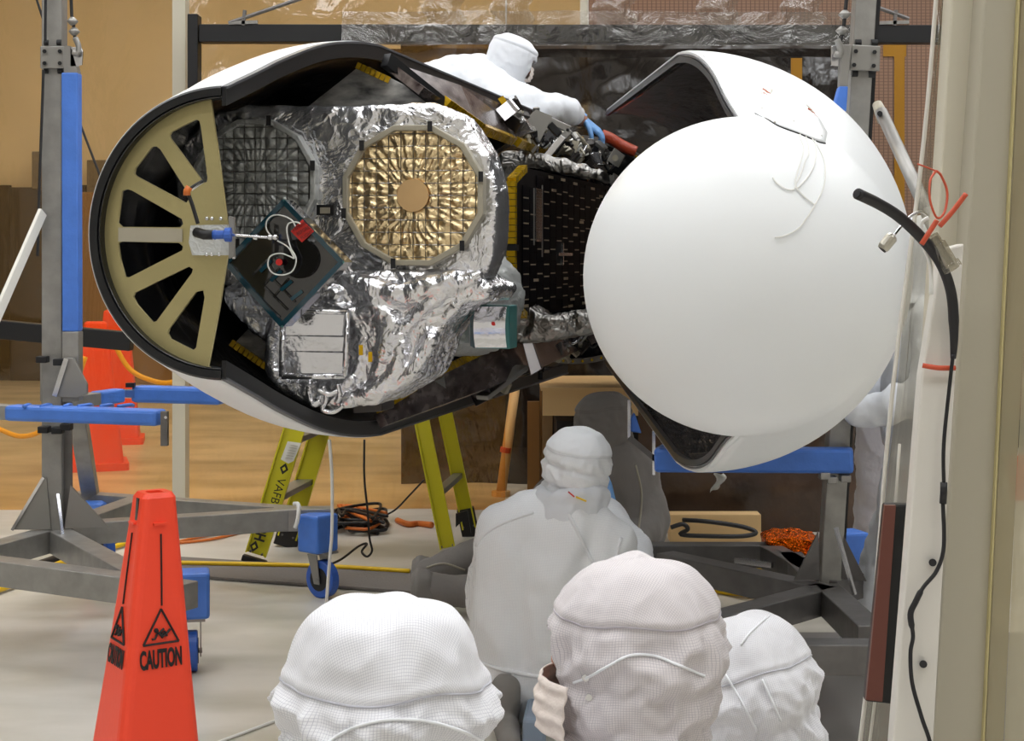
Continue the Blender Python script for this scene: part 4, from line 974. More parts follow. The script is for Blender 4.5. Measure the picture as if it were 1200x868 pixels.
# ================================================================ CONES
def rsq(h, r, n=4):
    pts = []
    for k in range(4):
        cx = (h-r)*(1 if k in (0, 3) else -1); cy = (h-r)*(1 if k in (0, 1) else -1)
        for j in range(n+1):
            a = pi/2*(k+j/n); pts.append((cx+r*cos(a), cy+r*sin(a)))
    return pts
def cone(base, H, hb, ht, rot, label, lean=0, detail=True, group=None):
    t = thing('caution_cone', label, 'cone', base, group)
    R = Matrix.Rotation(rot, 3, 'Z'); base = V(base); mb = MB()
    secs = [(0, hb*1.22, .04), (.05, hb*1.22, .04), (.055, hb*1.03, .03), (H*.5, (hb*1.03+ht)/2, .025), (H-.035, ht, .02), (H-.012, ht*.96, .02), (H, ht*.78, .015)]
    rings = []
    for z, h, r in secs: rings.append([base+R@V((x, y, 0))+V((lean*z, 0, z)) for x, y in rsq(h, r)])
    # open handle mouth at the top
    rings.append([base+R@V((x, y, 0))+V((lean*H, 0, H-.001)) for x, y in rsq(ht*.42, .008)])
    rings.append([base+R@V((x, y, 0))+V((lean*H, 0, H-.06)) for x, y in rsq(ht*.38, .008)])
    n = len(rings[0])
    for r in rings: mb.v += r
    for i in range(len(rings)-1):
        for k in range(n): mb.f.append([i*n+k, i*n+(k+1) % n, (i+1)*n+(k+1) % n, (i+1)*n+k])
    mb.f.append([k for k in range(n)][::-1]); mb.f.append([(len(rings)-1)*n+k for k in range(n)])
    body = mb.build('cone_body', M['orange'], t)
    if not detail: return t
    def face(side, u, z, off=.0015):
        """point on a side face; u from -1..1 across"""
        h = hb*1.03+(ht-hb*1.03)*((z-.055)/(H-.035-.055))
        nrm = R@V((0, -1, 0)) if side == 0 else R@V((-1, 0, 0)); tx = R@V((1, 0, 0)) if side == 0 else R@V((0, -1, 0))
        return base+V((lean*z, 0, z))+nrm*(h+off)+tx*u
    for side in (0, 1):
        sc_ = 1.0
        MB().bar(face(side, .0, H-.10), face(side, .002, H-.277), .0035, .003, up=face(side, 0, H)-base).build('moulded_line', M['ink'], t)
        a_ = face(side, -.02, H-.075); b_ = face(side, .015, H-.075)
        MB().bar(a_, b_, .012, .006).build('slot_lip', M['orange'], t)
        zc = H-.333; w_ = .046; h_ = .048
        tri = [face(side, -w_, zc-h_*.75, .002), face(side, w_, zc-h_*.75, .002), face(side, 0, zc+h_, .002)]
        for i in range(3): MB().tube([tri[i], tri[(i+1) % 3]], .0028, 6).build('warning_triangle', M['ink'], t)
        F_ = lambda u, v: face(side, u*w_*.78, zc+(v*.8-.08)*h_, .0025)
        MB().sph(F_(-.36, .02), .0062, 8).build('figure_head', M['ink'], t)
        for pth in ([(-.28,-.12),(-.02,-.32),(.1,-.5)], [(-.02,-.32),(.25,-.1),(.42,-.42)], [(.08,-.42),(.38,-.25),(.66,.0)], [(-.3,-.2),(-.45,-.5),(-.66,-.52)], [(-.15,-.22),(.05,-.02),(.2,.08)]):
            MB().tube([F_(*q) for q in pth], .003, 6).build('falling_figure', M['ink'], t)
        nrm = R@V((0, -1, 0)) if side == 0 else R@V((-1, 0, 0)); tx = R@V((1, 0, 0)) if side == 0 else R@V((0, -1, 0))
        upv = face(side, 0, H-.35)-face(side, 0, H-.45)
        textmesh('CAUTION', .062, face(side, 0, H-.408, .002), tx, upv, M['ink'], t, offset=.0022, sx=.39)
    MB().bar(base+R@V((-ht*.98, -ht*.2, 0))+V((lean*H, 0, H-.012)), base+R@V((-ht*1.08, -ht*.2, 0))+V((lean*H, 0, H-.075)), .016, .004, up=R@V((-1, 0, 0))).build('dark_strap', M['liner'], t)
    return t
Yk = 3.9
cb = P(166, 1002, Yk); ct = P(181, 575, Yk)
cone((cb.x, Yk, 0), .925, .128, .047, radians(33.5), 'bright orange four-sided caution cone standing in the left foreground', lean=(ct.x-cb.x)/.92)
MB
cone(floorpt(112, 548), 1.08, .19, .085, .3, 'big orange cone behind the amber curtain, nearer of two', detail=False)
cone(floorpt(136, 518), 1.12, .19, .1, .2, 'orange cone just behind the nearer orange cone', detail=False)
tag(flattube([P(-30, 488, 10.8), P(0, 503, 10.8), P(25, 511, 10.8), P(50, 503, 10.8), P(80, 470, 10.8), P(100, 418, 10.8)], .018).build('yellow_chain', M['ycable'], smooth=True, origin=P(50, 503, 10.8)), 'yellow chain sagging left of the orange cones', 'chain')
tag(flattube([P(135, 405, 11), P(150, 430, 11), P(170, 443, 11), P(200, 448, 11), P(240, 430, 11)], .018).build('yellow_chain', M['ycable'], smooth=True, origin=P(170, 443, 11)), 'yellow chain sagging right of the orange cones', 'chain')
# ================================================================ FLOOR ITEMS
a = floorpt(-60, 640); b = floorpt(215, 660); 
mt = MB().prism([floorpt(200, 655)+V((0,0,.004)), floorpt(560, 677)+V((0,0,.004)), floorpt(560, 702)+V((0,0,.004)), floorpt(200, 676)+V((0,0,.004))], (0, 0, .012)).build('floor_mat', M['rubber'], origin=floorpt(350, 670))
tag(mt, 'grey ribbed floor mat strip with a yellow line behind the caster', 'mat')
tag(MB().tube(smooth([floorpt(205, 665)+V((0, 0, .025)), floorpt(300, 667)+V((0, 0, .025)), floorpt(380, 669)+V((0, 0, .025)), floorpt(480, 675)+V((0, 0, .025))], 6), .011, 8).build('yellow_cable', M['ycable'], smooth=True, origin=floorpt(300, 667)), 'yellow cable lying straight along the grey floor mat', 'cable')
tag(MB().tube(smooth([floorpt(-30, 705)+V((0, 0, .02)), floorpt(15, 690)+V((0, 0, .02)), floorpt(60, 668)+V((0, 0, .02)), floorpt(150, 640)+V((0, 0, .02))], 6), .014, 8).build('yellow_cable', M['ycable'], smooth=True, origin=floorpt(15, 690)), 'yellow cable curving under the left frame base', 'cable')
tag(MB().tube(smooth([floorpt(-30, 696)+V((0, 0, .03)), floorpt(30, 676)+V((0, 0, .03)), floorpt(90, 655)+V((0, 0, .03)), floorpt(160, 632)+V((0, 0, .03))], 6), .03, 8).build('black_hose', M['cable'], smooth=True, origin=floorpt(30, 676)), 'thick black hose beside the yellow cable under the left frame', 'hose')
o = MB().tube(smooth([floorpt(222, 628)+V((0,0,.01)), floorpt(300, 619)+V((0,0,.01)), floorpt(252, 633)+V((0,0,.01)), floorpt(212, 636)+V((0,0,.01)), floorpt(330, 612)+V((0,0,.01))], 8), .008, 6).build('orange_cable', M['ocable'], smooth=True, origin=floorpt(250, 630))
tag(o, 'thin orange cord looping on the floor between cone and ladder', 'cord')
cp = random.Random(5)
for k in range(7):
    m_ = [M['cable'], M['cable'], M['ocable'], M['cable'], M['cable'], M['ocable'], M['cable']][k]
    pts = []
    for j in range(9):
        px = 392+cp.uniform(0, 62); py = 604+cp.uniform(2, 24); pts.append(floorpt(px, max(py, 608))+V((0, 0, .012+.014*k)))
    o = MB().tube(smooth(pts, 7), .009, 6).build('cable_loop', m_, smooth=True, origin=floorpt(420, 615)); o['group'] = 'cables in the heap behind the caster'
    tag(o, 'black cable tangled in the heap on the floor behind the caster' if m_ is M['cable'] else 'orange cable tangled in the heap on the floor behind the caster', 'cable', 'cables in the heap behind the caster')
tag(MB().tube(smooth([floorpt(466, 612)+V((0,0,.012)), floorpt(478, 618)+V((0,0,.02)), floorpt(490, 616)+V((0,0,.012)), floorpt(506, 619)+V((0,0,.02))], 5), .018, 8).build('orange_cable', M['ocable'], smooth=True, origin=floorpt(480, 617)), 'short orange cord bundle on the floor left of the rear ladder rails', 'cord')
tag(MB().tube(smooth([P(427,515,7.6), P(427,560,7.6), P(431,600,7.6), P(433,630,7.6), P(436,645,7.6), P(430,652,7.6), P(424,646,7.55), P(430,637,7.5), P(420,640,7.4), P(400,655,7.2), P(380,664,7.0)], 6), .006, 6).build('black_cable', M['cable'], smooth=True, origin=P(427,515,7.6)), 'thin black cable hanging in a small loop beside the caster', 'cable')
tag(MB().tube(smooth([P(386,515,5.6), P(389,560,5.6), P(389,620,5.6), P(386,660,5.6), P(382,716,5.6), P(379,790,5.6)], 6), .006, 8).build('white_cord', M['wire'], smooth=True, origin=P(386,515,5.6)), 'long white cord hanging straight down from the left fairing half', 'cord')
tag(MB().tube(smooth([P(497,562,8.8), P(480,580,8.8), P(462,598,8.8), P(440,608,8.8)], 6), .006, 6).build('black_cable', M['cable'], smooth=True, origin=P(462,598,8.8)), 'thin black cable sloping left of the rear ladder rail', 'cable')
for k in range(3):
    yy = [(812,662,935,692), (862,668,925,674), (850,682,940,694)][k]
    c0 = floorpt((yy[0]+yy[2])/2, 684+k*3); pts = []
    for j in range(25):
        t = 2*pi*j/24*1.0; pts.append(c0+V((.24*cos(t)*(1-.1*k), .3*sin(t), .015+.012*k)))
    tag(MB().tube(smooth(pts, 3), .012, 6).build('cable_coil', M['ycable'], smooth=True, origin=c0), 'yellow cable coiled on the floor under the right frame, '+['outer turn', 'middle turn', 'inner turn'][k], 'cable')
# table and pole beyond
tb = thing('table', 'tan-topped table behind the smoky curtain area, left of the white nose cap', 'table', (.5, 9.7, 0))
p = P(634, 458, 9.2); q = P(742, 458, 9.2)
MB().box(p.x, q.x+.3, 9.2, 10.2, p.z, p.z+.02).build('table_top', M['tan'], tb)
MB().box(p.x+.01, q.x+.28, 9.22, 9.24, p.z-.15, p.z).build('front_apron', M['tan'], tb)
for x in (p.x+.04, q.x+.25):
    for y in (9.28, 10.15): MB().box(x-.03, x+.03, y-.03, y+.03, 0, p.z).build('leg', M['brown'], tb)
MB().box(p.x+.1, q.x+.2, 9.4, 10.1, .0, p.z-.2).build('under_table_dark', M['dkwall'], tb)  # dark block added for the shade in the void under the table
o = thing('leaning_pole', 'tan pole leaning with an orange band, seen right of the ladder', 'pole', P(588, 581, 9.95))
MB().tube([P(604, 452, 10.1), P(587, 578, 9.95)], .032, 12).build('pole', M['tan'], o, smooth=True)
MB().tube([P(593, 524, 10.0), P(592, 530, 10.0)], .036, 12).build('orange_band', M['oranget'], o)
MB().tube([P(587, 581, 9.95), P(587, 575, 9.95)], .06, 12).build('foot', M['tan'], o)
o = MB().box(P(618,0,10).x, P(632,0,10).x, 9.95, 10.02, 0, P(0,470,10).z).build('brown_post', M['brown'], origin=(P(625,0,10).x, 10, 0)); tag(o, 'brown wooden post between leaning pole and tan table', 'post')
tag(MB().box(P(785,0,8.3).x, P(892,0,8.3).x, 8.3, 8.42, 0, .15).build('tan_board', M['tan'], origin=(P(838,0,8.3).x, 8.35, 0), bevel=.004), 'low tan board standing on the floor behind the right frame', 'board')
tag(MB().tube(smooth([P(786,618,8.2), P(800,614,8.2), P(806,620,8.2), P(798,626,8.22), P(830,628,8.2), P(870,628,8.2), P(886,624,8.2), P(870,617,8.22), P(830,611,8.2), P(800,609,8.25)], 6), .012, 8).build('black_hose', M['cable'], smooth=True, origin=P(830,628,8.2)), 'black hose looped in front of the low tan board', 'hose')
lowscr = curtain('low_dark_curtain', M['lowdark'], P(748, 0, 8.6).x, P(1003, 0, 8.6).x, 8.6, .0, .95, .03, 41, 'low dark brown plastic curtain under the right fairing half', nu=60, nv=30, ripple=.03)
# darker grey floor area at right
p0 = floorpt(700, 868); 
struct(MB().prism([floorpt(880, 742)+V((0,0,.002)), floorpt(1200, 742)+V((0,0,.002)), floorpt(1330, 900)+V((0,0,.002)), floorpt(840, 900)+V((0,0,.002))], (0, 0, .003)).build('floor_dark_area', M['darkfloor']))
tag(MB().tube([floorpt(944, 790)+V((0,0,.008)), floorpt(968, 768)+V((0,0,.008))], .004, 6).build('thin_cable', M['cable'], origin=floorpt(944, 790)), 'thin black cord on the grey floor under the right frame', 'cord')
tag(MB().tube([floorpt(255, 872)+V((0,0,.006)), floorpt(345, 838)+V((0,0,.006))], .005, 6).build('white_cord', M['wire'], origin=floorpt(300, 850)), 'thin white line on the floor left of the nearest white hood', 'cord')
tag(MB().prism([floorpt(326, 837)+V((0,0,.004)), floorpt(336, 833)+V((0,0,.004)), floorpt(337, 838)+V((0,0,.004))], (0,0,.003)).build('tape_scrap', M['ycable'], origin=floorpt(332, 836)), 'tiny yellow tape scrap on the floor by the nearest hood', 'tape')
tag(MB().obox(P(1014,684,7.0), .08, .1, .1).build('red_box', M['orange'], origin=P(1014,684,7.0), bevel=.01), 'small bright red box behind the right blue caster block', 'box')
# ================================================================ PEOPLE
def frame(yaw, lean=V((0, 0, 0))):
    """yaw 0 faces away from the camera (+Y), positive turns right; returns forward, right, up"""
    up = (V((0, 0, 1))+lean).normalized(); f = V((sin(yaw), cos(yaw), 0)); f = (f-up*f.dot(up)).normalized()
    return f, f.cross(up).normalized(), up
def hood(parent, c, R, yaw, m, seed=0, lean=V((0, 0, 0)), H=None, open_face=True, neck=1.75, seam=.34, fold=1.0, flare=1.35, deep=1.12, seammat=None, n=(144, 110), gridseam=True, puff=0.0, crease=()):
    f, r, u = frame(yaw, lean); H = H or R; c = V(c)
    tab = spl([(0, 0, ), (.16, .52), (.30, .80), (.44, .97), (.52, 1.02), (.60, 1.03), (.70, .98), (.80, .90), (.88, .92), (1.0, flare)], 8)
    ztab = spl([(0, 1.0), (.16, .93), (.30, .74), (.44, seam+.12), (.52, seam-.12), (.60, -.10), (.70, -.45), (.80, -.95), (.88, -1.25), (1.0, -neck)], 8)
    def at(th, v, extra=0):
        rr = interp(tab, v); z = interp(ztab, v)
        d = V((cos(th), sin(th), 0))
        q = V((d.x*1.7+seed, d.y*1.7, z*1.1))
        below = max(0, min(1, (seam-z)/.25)); above = 1-below
        g = 0
        g += .042*(.6-2*abs(noise.noise(V((d.x*1.1+seed, d.y*1.1, z*.8+seed)))))*fold
        g += below*.075*fold*(.7-2.4*abs(noise.noise(V((d.x*2.0+seed*2+z*.5, d.y*2.0+z*1.1, z*1.5)))))
        g += below*.030*fold*sin(th*17+seed+5*noise.noise(q))*math.exp(-max(0, (seam-z))/.35)
        g += below*.035*fold*(.7-2.2*abs(noise.noise(V((d.x*4.2, d.y*4.2+seed, z*3.4+seed)))))+below*.012*fold*(.6-2*abs(noise.noise(V((d.x*10, d.y*10+seed, z*7)))))
        g += above*.014*fold*noise.noise(V((d.x*2.4+seed, d.y*2.4, z*2)))+above*.02*fold*(.6-2*abs(noise.noise(V((d.x*3.5*rr+seed, d.y*3.5*rr, z*2)))))*min(1, rr*1.5)
        for (zc, amp, wd, tilt) in crease:
            zz = z-zc-tilt*sin(th+seed); g -= amp*math.exp(-(zz/wd)**2)
        g += (.014*math.exp(-((z-seam-.06)/.05)**2)-.022*math.exp(-((z-seam+.05)/.05)**2)) if gridseam else 0
        rr2 = rr*(1+g*(1 if rr > .15 else rr/.15))+extra
        x = rr2*R*deep*cos(th); y = rr2*R*sin(th)
        if open_face and cos(th) > .0 and -.75 < z < .35: x -= 0
        z += .07*fold*noise.noise(V((d.x*1.2+seed*1.3, d.y*1.2, seed)))*min(1, rr*1.6)
        return c+f*x+r*y+u*(z*H)
    def fn(uu, v): return at(2*pi*uu, max(v, .002))
    sk = (lambda uu, v: (abs(((uu+.5) % 1)-.5) < .115) and (-.62 < interp(ztab, v) < .22)) if open_face else None
    mb = MB().grid(fn, n[0], n[1], wrap=True, skip=sk)
    nv = n[1]; W = n[0]; arcs = [0]
    for j in range(1, nv+1): arcs.append(arcs[-1]+(mb.v[j*W]-mb.v[(j-1)*W]).length)
    o = mb.build('hood', m, parent, smooth=True, fix=False)
    ul = o.data.uv_layers.new(name='UVMap')
    for p in o.data.polygons:
        ids = [o.data.loops[l].vertex_index % W for l in p.loop_indices]; wrapf = max(ids)-min(ids) > W/2
        for l in p.loop_indices:
            vi = o.data.loops[l].vertex_index; i = vi % W; j = vi//W
            if wrapf and i < W/2: i += W
            # crown panel is cut flat: planar there, wrapped below
            zz = interp(ztab, j/nv)
            if zz > seam: 
                ul.data[l].uv = (arcs[j]*sin(2*pi*i/W), arcs[j]*cos(2*pi*i/W))
            else: ul.data[l].uv = (i/W*2*pi*R, arcs[j])
    md = o.modifiers.new('t', 'SOLIDIFY'); md.thickness = .002
    if gridseam:
        v_s = .0
        for k in range(200):
            if interp(ztab, k/200) <= seam: v_s = k/200; break
        MB().tube([at(2*pi*k/90, v_s, .004) for k in range(91)], R*.012, 6).build('crown_seam', seammat or m, o, smooth=True)
    return o, at, (f, r, u)
def head(parent, c, R, yaw, lean=V((0, 0, 0)), masked=True):
    """head with nose, brow, eyes, mouth and ears inside the hood"""
    f, r, u = frame(yaw, lean); c = V(c); mb = MB()
    for i in range(1): mb.sph(c+u*.1*R, R*.82, 20, (1, 1, 1.12))
    mb.sph(c+f*.25*R-u*.35*R, R*.6, 16); mb.sph(c+f*.35*R-u*.72*R, R*.34, 12)
    mb.tube([c-u*.4*R-f*.1*R, c-u*1.6*R-f*.15*R], [R*.5, R*.52], 16)
    mb.tube([c+f*.86*R+u*.02*R, c+f*1.03*R-u*.3*R], [R*.08, R*.15], 10); mb.sph(c+f*1.0*R-u*.3*R, R*.15, 10)
    for s_ in (-1, 1):
        mb.sph(c+f*.72*R+r*s_*.3*R+u*.14*R, R*.17, 10, (1, 1, .6)); mb.sph(c+r*s_*.84*R-u*.1*R, R*.17, 10, (.6, .8, 1.3))
    mb.sph(c+f*.86*R-u*.58*R, R*.13, 10, (1, 1.4, .5)); mb.sph(c+f*.84*R-u*.7*R, R*.13, 10, (1, 1.3, .5))
    h = blob(mb, 'head', M['skin'], parent, R*.06, 0, .1, 3)
    for s_ in (-1, 1):
        e = MB().sph(c+f*.81*R+r*s_*.3*R+u*.02*R, R*.11, 12); e.build('eye', M['label'], h, smooth=True)
        MB().sph(c+f*.90*R+r*s_*.3*R+u*.02*R, R*.045, 8).build('iris', M['ink'], h, smooth=True)
        MB().tube([c+f*.85*R+r*s_*.18*R+u*.2*R, c+f*.83*R+r*s_*.42*R+u*.22*R], R*.035, 6).build('eyebrow', M['hair'], h, smooth=True)
    return h
def maskpiece(parent, c, R, yaw, lean=V((0, 0, 0)), wide=1.25, seed=0):
    f, r, u = frame(yaw, lean); c = V(c)
    def fn(a, b):
        th = (a-.5)*wide*2; z = .02-1.25*b*.8
        rr = R*(1.13+.10*sin(pi*b)+.03*(1-2*abs(noise.noise(V((a*6+seed, b*5, seed)))))+.02*sin(b*26))
        if b > .8: rr *= 1-.25*(b-.8)*4
        return c+f*rr*cos(th)*1.1+r*rr*sin(th)*.98+u*(z*R)
    o = MB().grid(fn, 48, 34).build('face_mask', M['mask'], parent, smooth=True, fix=False)
    o.modifiers.new('t', 'SOLIDIFY').thickness = .003
    return o
def hand(parent, wrist, palm_dir, side_dir, m, s=1.0, curl=.6, grip=V((0, 0, -1)), name='hand'):
    """palm and five fingers; side_dir points towards the thumb"""
    d = V(palm_dir).normalized(); t = V(side_dir); t = (t-d*t.dot(d)).normalized(); nrm = V(grip); nrm = (nrm-d*nrm.dot(d)-t*nrm.dot(t)).normalized()
    w_ = V(wrist); mb = MB(); L = .095*s
    mb.tube([w_-d*.03*s, w_+d*.01*s], [.030*s, .030*s], 12)
    for k in (-1.5, -.5, .5, 1.5):
        limb(mb, [(w_+t*k*.010*s, .017*s), (w_+d*L+t*k*.021*s, .0125*s)])
    lens = {1.5: .072, .5: .08, -.5: .074, -1.5: .058}
    for k, ln in lens.items():
        p = w_+d*L+t*k*.021*s; a = .25*curl; pts = [(p, .0115*s)]; dd = d
        for seg, q in enumerate((.45, .32, .23)):
            ang = curl*(.45+.35*seg); dd = (d*cos(ang*(seg+1)*.8)+nrm*sin(ang*(seg+1)*.8)+t*k*.05).normalized(); p = p+dd*ln*q*s; pts.append((p, (.0108-.0013*seg)*s))
        limb(mb, pts)
    p = w_+d*.03*s+t*.028*s; pts = [(p, .015*s)]
    for seg, q in enumerate((.035, .03, .024)):
        dd = (d*.7+t*(.75-.3*seg)+nrm*(.2+.35*seg*curl)).normalized(); p = p+dd*q*s; pts.append((p, (.0128-.0015*seg)*s))
    limb(mb, pts)
    return blob(mb, name, m, parent, .0036*s, 0, .1, 2)
def boot(parent, heel, toe, m, s=1.0):
    heel = V(heel); toe = V(toe); mb = MB(); up = V((0, 0, 1))
    limb(mb, [(heel+up*.045*s, .045*s), (heel.lerp(toe, .5)+up*.042*s, .043*s), (toe+up*.035*s, .036*s)]); limb(mb, [(heel+up*.05*s, .048*s), (heel+up*.16*s, .055*s)])
    return blob(mb, 'shoe_cover', m, parent, .009*s, .004, .06, 3, 3)

# --- kneeling person in white, seen from behind, mid frame
kp = thing('person', 'person in white hooded suit crouching with their back to us, in the centre', 'person', floorpt(640, 850))
K = lambda x, y, d=0: P(x, y, 5.0+d)
b = MB()
limb(b, [(K(668,592), .075), (K(655,625), .13)])
limb(b, [(K(592,622), .082), (K(630,612), .10), (K(670,612), .11), (K(716,640), .078)])
limb(b, [(K(594,640), .10), (K(596,730,.02), .115), (K(606,790,.05), .12)])
limb(b, [(K(650,640), .13), (K(642,720,.03), .145), (K(640,790,.06), .15)])
limb(b, [(K(700,655), .105), (K(698,730,.03), .12), (K(682,790,.06), .125)])
limb(b, [(K(600,780,.05), .13), (K(680,790,.05), .14)])
limb(b, [(K(590,640), .088), (K(572,705,.12), .07), (K(610,720,.42), .052), (K(640,660,.62), .045)])
limb(b, [(K(708,655), .085), (K(748,690,.25), .07), (K(742,640,.5), .052), (K(715,600,.66), .045)])
limb(b, [(K(605,800,.05), .125), (K(590,815,.42), .10), (K(585,835,.62), .08)])
limb(b, [(K(680,800,.05), .125), (K(720,812,.42), .10), (K(735,835,.6), .08)])
limb(b, [(K(585,835,.62), .075), (K(592,842,.2), .06), (K(594,842,.06), .055)])
limb(b, [(K(735,835,.6), .075), (K(700,842,.3), .06), (K(690,842,.15), .055)])
kb = blob(b, 'suit', M['suit'], kp, .014, .018, .15, 5, 3, .004, .06, uv=True)
for w_, dd, sd in ((K(642,655,.66), V((.2, .5, .8)), V((1, 0, 0))), (K(714,596,.68), V((-.3, .5, .8)), V((-1, 0, 0)))): hand(kp, w_, dd, sd, M['glove'], 1, .5)
kt = bvh([kb])
for pth, w_ in (([(625,600),(590,612),(565,628),(550,655)], .006), ([(665,600),(678,625),(690,650),(700,668)], .006), ([(560,775),(595,786),(640,793),(700,790)], .007), ([(600,788),(604,805),(610,825)], .005), ([(728,630),(722,655),(720,680)], .005)):
    pp = projpath(kt, pth, .002)
    if len(pp) > 2: MB().tube(pp, w_, 6).build('suit_seam', M['trim'], kb, smooth=True)
hd, hat, hf = hood(kp, K(676,545,.02), .108, .35, M['suit'], seed=4, lean=V((.16, -.1, 0)), H=.125, neck=1.55, fold=.8, flare=1.15, seam=.42, crease=((-.05, .10, .07, .12), (-.6, .13, .08, .1), (-1.1, .12, .08, .1)))
head(kp, K(678,550,.02), .09, .35, V((.16, -.1, 0)))
cw = MB()
for k in range(3):
    pts = []
    for j in range(25):
        a = 2*pi*j/24; c0 = K(664+k*3, 596-k*8+4*sin(a*2), .0); pts.append(c0+V((.098*cos(a), .085*sin(a), .018*sin(a*1.0+k)-.02*cos(a))))
    cw.tube(pts, .026, 10)
blob(cw, 'cowl', M['suit'], kp, .009, .008, .05, 3, 4)
MB().bar(K(675,582,-.125), K(687,587,-.125), .016, .004).build('yellow_tag', M['ycable'], kp); MB().bar(K(666,576,-.122), K(673,582,-.122), .008, .004).build('red_mark', M['redtag'], kp)
boot(kp, K(592,846,-.05)*V((1,1,0)) if False else V((K(592,846,-.1).x, 4.9, .0)), V((K(598,846).x, 4.72, 0)), M['shoe'], .9); boot(kp, V((K(690,846,-.1).x, 5.0, .0)), V((K(700,846).x, 4.82, 0)), M['shoe'], .9)
pd = MB().prism([P(612,838,4.7)*V((1,1,0)), P(640,838,4.7)*V((1,1,0)), P(636,838,4.95)*V((1,1,0)), P(618,838,4.95)*V((1,1,0))], (0, 0, .11)).build('knee_pad', M['pad'], origin=V((.07, 4.8, 0)), bevel=.012)
tag(pd, 'small blue-grey plastic block on the floor under the crouching white-suited person', 'block')
# --- grey-suited person kneeling in the shade beyond
gp = thing('person', 'person in grey hooded suit kneeling under the fairing, boot soles to the left', 'person', floorpt(690, 712))
G = lambda x, y, d=0: P(x, y, 6.7+d)
b = MB()
limb(b, [(G(712,520), .08), (G(722,545), .13)])
limb(b, [(G(700,552), .12), (G(742,560), .12)])
limb(b, [(G(722,560), .16), (G(735,610), .17), (G(725,645), .17)])
limb(b, [(G(742,562), .10), (G(762,610,-.05), .085), (G(738,640,-.25), .06), (G(700,630,-.3), .05)])
limb(b, [(G(690,552), .095), (G(645,580,.05), .072), (G(622,604,.1), .055), (G(618,625,.0), .045)])
limb(b, [(G(730,650), .15), (G(690,672,-.05), .12), (G(655,690,-.1), .10)])
limb(b, [(G(655,690,-.1), .10), (G(600,690,-.12), .085), (G(530,692,-.12), .068), (G(505,690,-.12), .062)])
limb(b, [(G(715,655,.15), .15), (G(640,675,.12), .11), (G(560,655,.16), .085), (G(520,668,.16), .07), (G(503,672,.16), .062)])
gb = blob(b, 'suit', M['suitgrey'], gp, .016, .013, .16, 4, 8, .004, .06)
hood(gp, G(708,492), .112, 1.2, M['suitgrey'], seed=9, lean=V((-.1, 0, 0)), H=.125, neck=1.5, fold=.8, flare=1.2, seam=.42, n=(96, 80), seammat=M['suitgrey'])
head(gp, G(710,496), .092, 1.2, V((-.1, 0, 0)))
gt = bvh([gb])
for pth in ([(745,545),(752,580),(748,625)], [(500,665),(520,660),(545,668)]):
    pp = projpath(gt, pth, .002)
    if len(pp) > 2: MB().tube(pp, .005, 6).build('suit_seam', M['tape'], gb, smooth=True)
for (x, d) in ((494, -.12), (494, .2)):
    c0 = G(x, 688 if d < 0 else 672, d); mb = MB()
    limb(mb, [(c0+V((.06, 0, -.02)), .065), (c0+V((.02, 0, -.0)), .07)]); mb.tube([c0+V((-.035, 0, .0)), c0+V((-.02, 0, 0)), c0+V((.03, 0, 0))], [.06, .082, .075], 20)
    sb = blob(mb, 'shoe_cover', M['shoe'], gp, .009, .004, .05, 3, 5)
    MB().tube([c0+V((-.042, 0, 0)), c0+V((-.032, 0, 0))], [.058, .07], 20).build('shoe_sole', M['shoe'], sb)
hand(gp, G(618,630,.0), V((.2, .1, -1)), V((0, 1, .2)), M['glove'], 1, .5)
hand(gp, G(698,630,-.3), V((-1, .1, -.2)), V((0, 0, 1)), M['glove'], 1, .5)
# --- technician leaning over the far side
tp = thing('person', 'person in bright white suit leaning over the fairing, one blue glove reaching right', 'person', P(420, 900, 8.0)*V((1, 1, 0))+V((0, 0, .62)))
T = lambda x, y, d=0: P(x, y, 7.9+d)
b = MB()
limb(b, [(T(588,88), .085), (T(570,98), .13)])
limb(b, [(T(572,106), .15), (T(540,104), .17), (T(500,118), .18), (T(470,140), .18)])
limb(b, [(T(560,92,.2), .12), (T(575,110,-.15), .12)])
limb(b, [(T(575,112,-.15), .115), (T(612,124,-.3), .095), (T(640,128,-.3), .085), (T(668,132,-.15), .062)])
limb(b, [(T(560,95,.25), .11), (T(610,130,.35), .08), (T(650,150,.35), .055)])
limb(b, [(T(470,145), .18), (T(440,270), .13), (T(418,380), .10), (T(405,478), .075)])
limb(b, [(T(478,150,.15), .17), (T(470,270,.2), .13), (T(445,380,.2), .10), (T(430,470,.2), .075)])
blob(b, 'suit', M['suitfar'], tp, .016, .016, .15, 4, 12, .006, .05)
MB().tube([T(664,130,-.17), T(670,133,-.13), T(676,136,-.1)], [.056, .058, .052], 16).build('ribbed_cuff', M['suit'], tp, smooth=True)
MB().tube([T(674,136,-.1), T(682,141,-.05)], [.036, .034], 14).build('wrist', M['skin'], tp, smooth=True)
hand(tp, T(682,139,-.05), V((.8, .1, -.62)), V((-.3, -.9, -.1)), M['glove'], 1.12, .7, grip=V((-.4, 0, -.6)))
hand(tp, T(652,152,.36), V((.8, .1, -.5)), V((0, 1, 0)), M['glove'], 1, .6)
hood(tp, T(599,68), .112, 1.25, M['suitfar'], seed=6, lean=V((.38, 0, 0)), H=.118, neck=1.5, fold=.45, flare=1.15, seam=.5, deep=1.1, n=(96, 80), gridseam=True)
head(tp, T(603,70), .094, 1.25, V((.4, 0, 0)))
maskpiece(tp, T(603,72), .085, 1.25, V((.4, 0, 0)), .8)
for x, d in ((400, 0), (424, .2)): boot(tp, V((T(x+6, 0, d).x, 7.9+d, .70)), V((T(x+6, 0, d).x+.16, 7.95+d, .70)), M['shoew'], .9)
